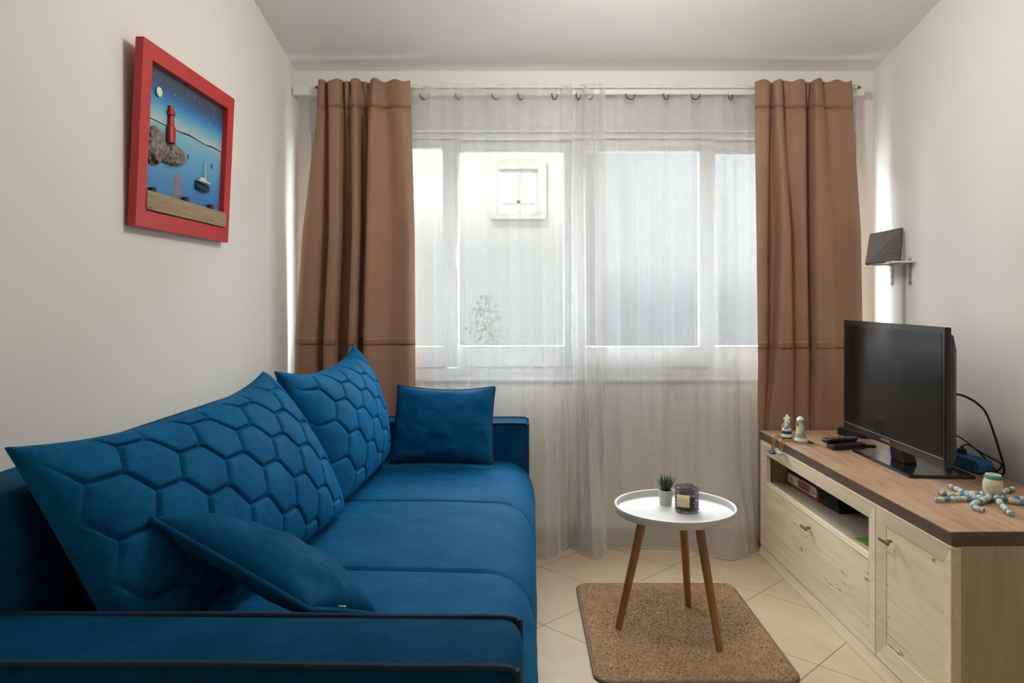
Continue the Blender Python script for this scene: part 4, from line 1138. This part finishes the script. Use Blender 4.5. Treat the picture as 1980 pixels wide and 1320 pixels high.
# ------------------------------------------------------------------ outside
def facade_mat(name, col):
    t = NT(name); v = t.coord(); n = t.noise(v, 2.5, 4)
    t.base(t.ramp(n, [(.3, tuple(c*.94 for c in col)), (.7, col)])); t.set(Roughness=.9); t.bump(t.noise(v, 60, 3), .1, .004); return t.m
FY = 9.0
M['fac'] = facade_mat('cream_render', (.050, .049, .046)); M['fac2'] = facade_mat('blue_grey_render', (.0255, .028, .031))
M['facw'] = plain('white_window', (.05, .05, .05), .4); M['facs'] = plain('stone_surround', (.042, .036, .030), .8)
M['ground'] = plain('concrete_ground', (.12, .115, .105), .9)
mb = MB(); mb.box(-14, 14, 4.05, 30, -.6, -.4); g = mb.build('courtyard_ground', M['ground'], smooth=0); tag(g, 'grey courtyard ground outside the window', 'ground', kind='structure')
nb = thing('neighbour_building', (-3, FY+.5, -.4), 'pale cream house with a framed window seen through the left window panes', 'building')
xe = XP(1118, FY)
def fw(px0, px1, py0, py1): return XP(px0, FY), XP(px1, FY), CZ-(py1-CY)*FY/F, CZ-(py0-CY)*FY/F
mb = MB(); mb.box(-9, xe, FY, FY+3, -.4, 4.6); mb.build('wall', M['fac'], nb, smooth=0)
x0_, x1_, z0_, z1_ = fw(965, 1056, 312, 420)
mb = MB(); mb.box(x0_, x1_, FY-.05, FY, z1_-.10, z1_); mb.box(x1_-.10, x1_, FY-.05, FY, z0_, z1_-.1); mb.box(x0_-.1, x1_, FY-.08, FY, z0_-.03, z0_+.03); wf = mb.build('window_surround', M['facs'], nb, smooth=0)
mb = MB(); mb.box(x0_, x1_-.10, FY-.02, FY, z0_+.03, z1_-.1); fwn = mb.build('window', M['facw'], nb, smooth=0)
mb = MB(); mb.box(x0_+.05, x1_-.15, FY-.028, FY-.02, z0_+.16, z0_+.20); mb.box((x0_+x1_)/2-.07, (x0_+x1_)/2-.03, FY-.028, FY-.02, z0_+.03, z1_-.1); mb.build('glazing_bar', M['facs'], fwn, smooth=0)
nb2 = thing('neighbour_building', (5, FY+2, -.4), 'blue grey house front seen through the right window panes', 'building')
mb = MB(); mb.box(xe+.02, 12, FY+.6, FY+4, -.4, 4.6); mb.build('wall', M['fac2'], nb2, smooth=0)
M['shrub'] = plain('grey_green_leaf', (.018, .019, .014), .8, var=.4)
shb = thing('shrub', (-.28, 6.4, -.4), 'small leafy shrub outside the window, left of the curtain split', 'shrub')
mb = MB(); rs_ = random.Random(3)
mb2 = MB(); mb2.tube([(-.28, 6.4, -.4), (-.27, 6.4, .3), (-.28, 6.41, 1.0)], [.02, .015, .006], 8); mb2.build('stem', M['dark'], shb)
for k in range(420):
    h = rs_.random(); w = .30*(1-h)**.8 + .03
    p = Vector((-.28 + rs_.gauss(0, w*.45), 6.4 + rs_.gauss(0, w*.4), .75 + h*.52))
    a_ = Vector((rs_.gauss(0,1), rs_.gauss(0,1), rs_.gauss(0,1))).normalized()*.020; b_ = a_.orthogonal().normalized()*.008
    mb.add([p-a_, p+b_, p+a_, p-b_], [(0,1,2,3)])
lv = mb.build('foliage', M['shrub'], shb, smooth=0)
# unseen wall added above the room: keeps sun off the lower facade opposite
mb = MB(); mb.box(-7, 7, 3.4, 4.0, 2.9, 7.9); o = mb.build('added_shade_wall', M['fac'], smooth=0); tag(o, 'unseen wall added above the room to shade the house opposite', 'wall', kind='structure')

# ------------------------------------------------------------------ light
w = bpy.data.worlds.new('sky'); bpy.context.scene.world = w; w.use_nodes = True
bg = w.node_tree.nodes['Background']; bg.inputs['Color'].default_value = (.93, .97, 1.0, 1); bg.inputs['Strength'].default_value = 19.0
sun = bpy.data.lights.new('sun', 'SUN'); so = bpy.data.objects.new('sun', sun); C.objects.link(so)
sun.energy = 22.0; sun.angle = math.radians(3); sun.color = (1, .95, .86)
so.rotation_euler = Vector((.30, .62, -.72)).to_track_quat('-Z', 'Y').to_euler()
pt = bpy.data.lights.new('window_portal', 'AREA'); po = bpy.data.objects.new('window_portal', pt); C.objects.link(po)
pt.shape = 'RECTANGLE'; pt.size = WX1-WX0; pt.size_y = WZ1-WZ0; pt.cycles.is_portal = True
po.location = ((WX0+WX1)/2, 4.01, (WZ0+WZ1)/2); po.rotation_euler = (math.radians(-90), 0, 0)

lp = bpy.data.lights.new('added_room_fill', 'POINT'); lo = bpy.data.objects.new('added_room_fill', lp); C.objects.link(lo)  # unseen fill light added to brighten the room, has no fixture
lp.energy = 18.5; lp.shadow_soft_size = .12; lp.color = (1, .96, .90); lo.location = (.42, 2.32, 2.37)

sc = bpy.context.scene
sc.view_settings.view_transform = 'Standard'; sc.view_settings.look = 'None'; sc.view_settings.gamma = 1; sc.view_settings.use_curve_mapping = False
sc.view_settings.exposure = 0.93
sc.cycles.use_denoising = True
sc.cycles.max_bounces = 12; sc.cycles.diffuse_bounces = 8; sc.cycles.transparent_max_bounces = 16; sc.cycles.transmission_bounces = 8
sc.cycles.sample_clamp_indirect = 6.0
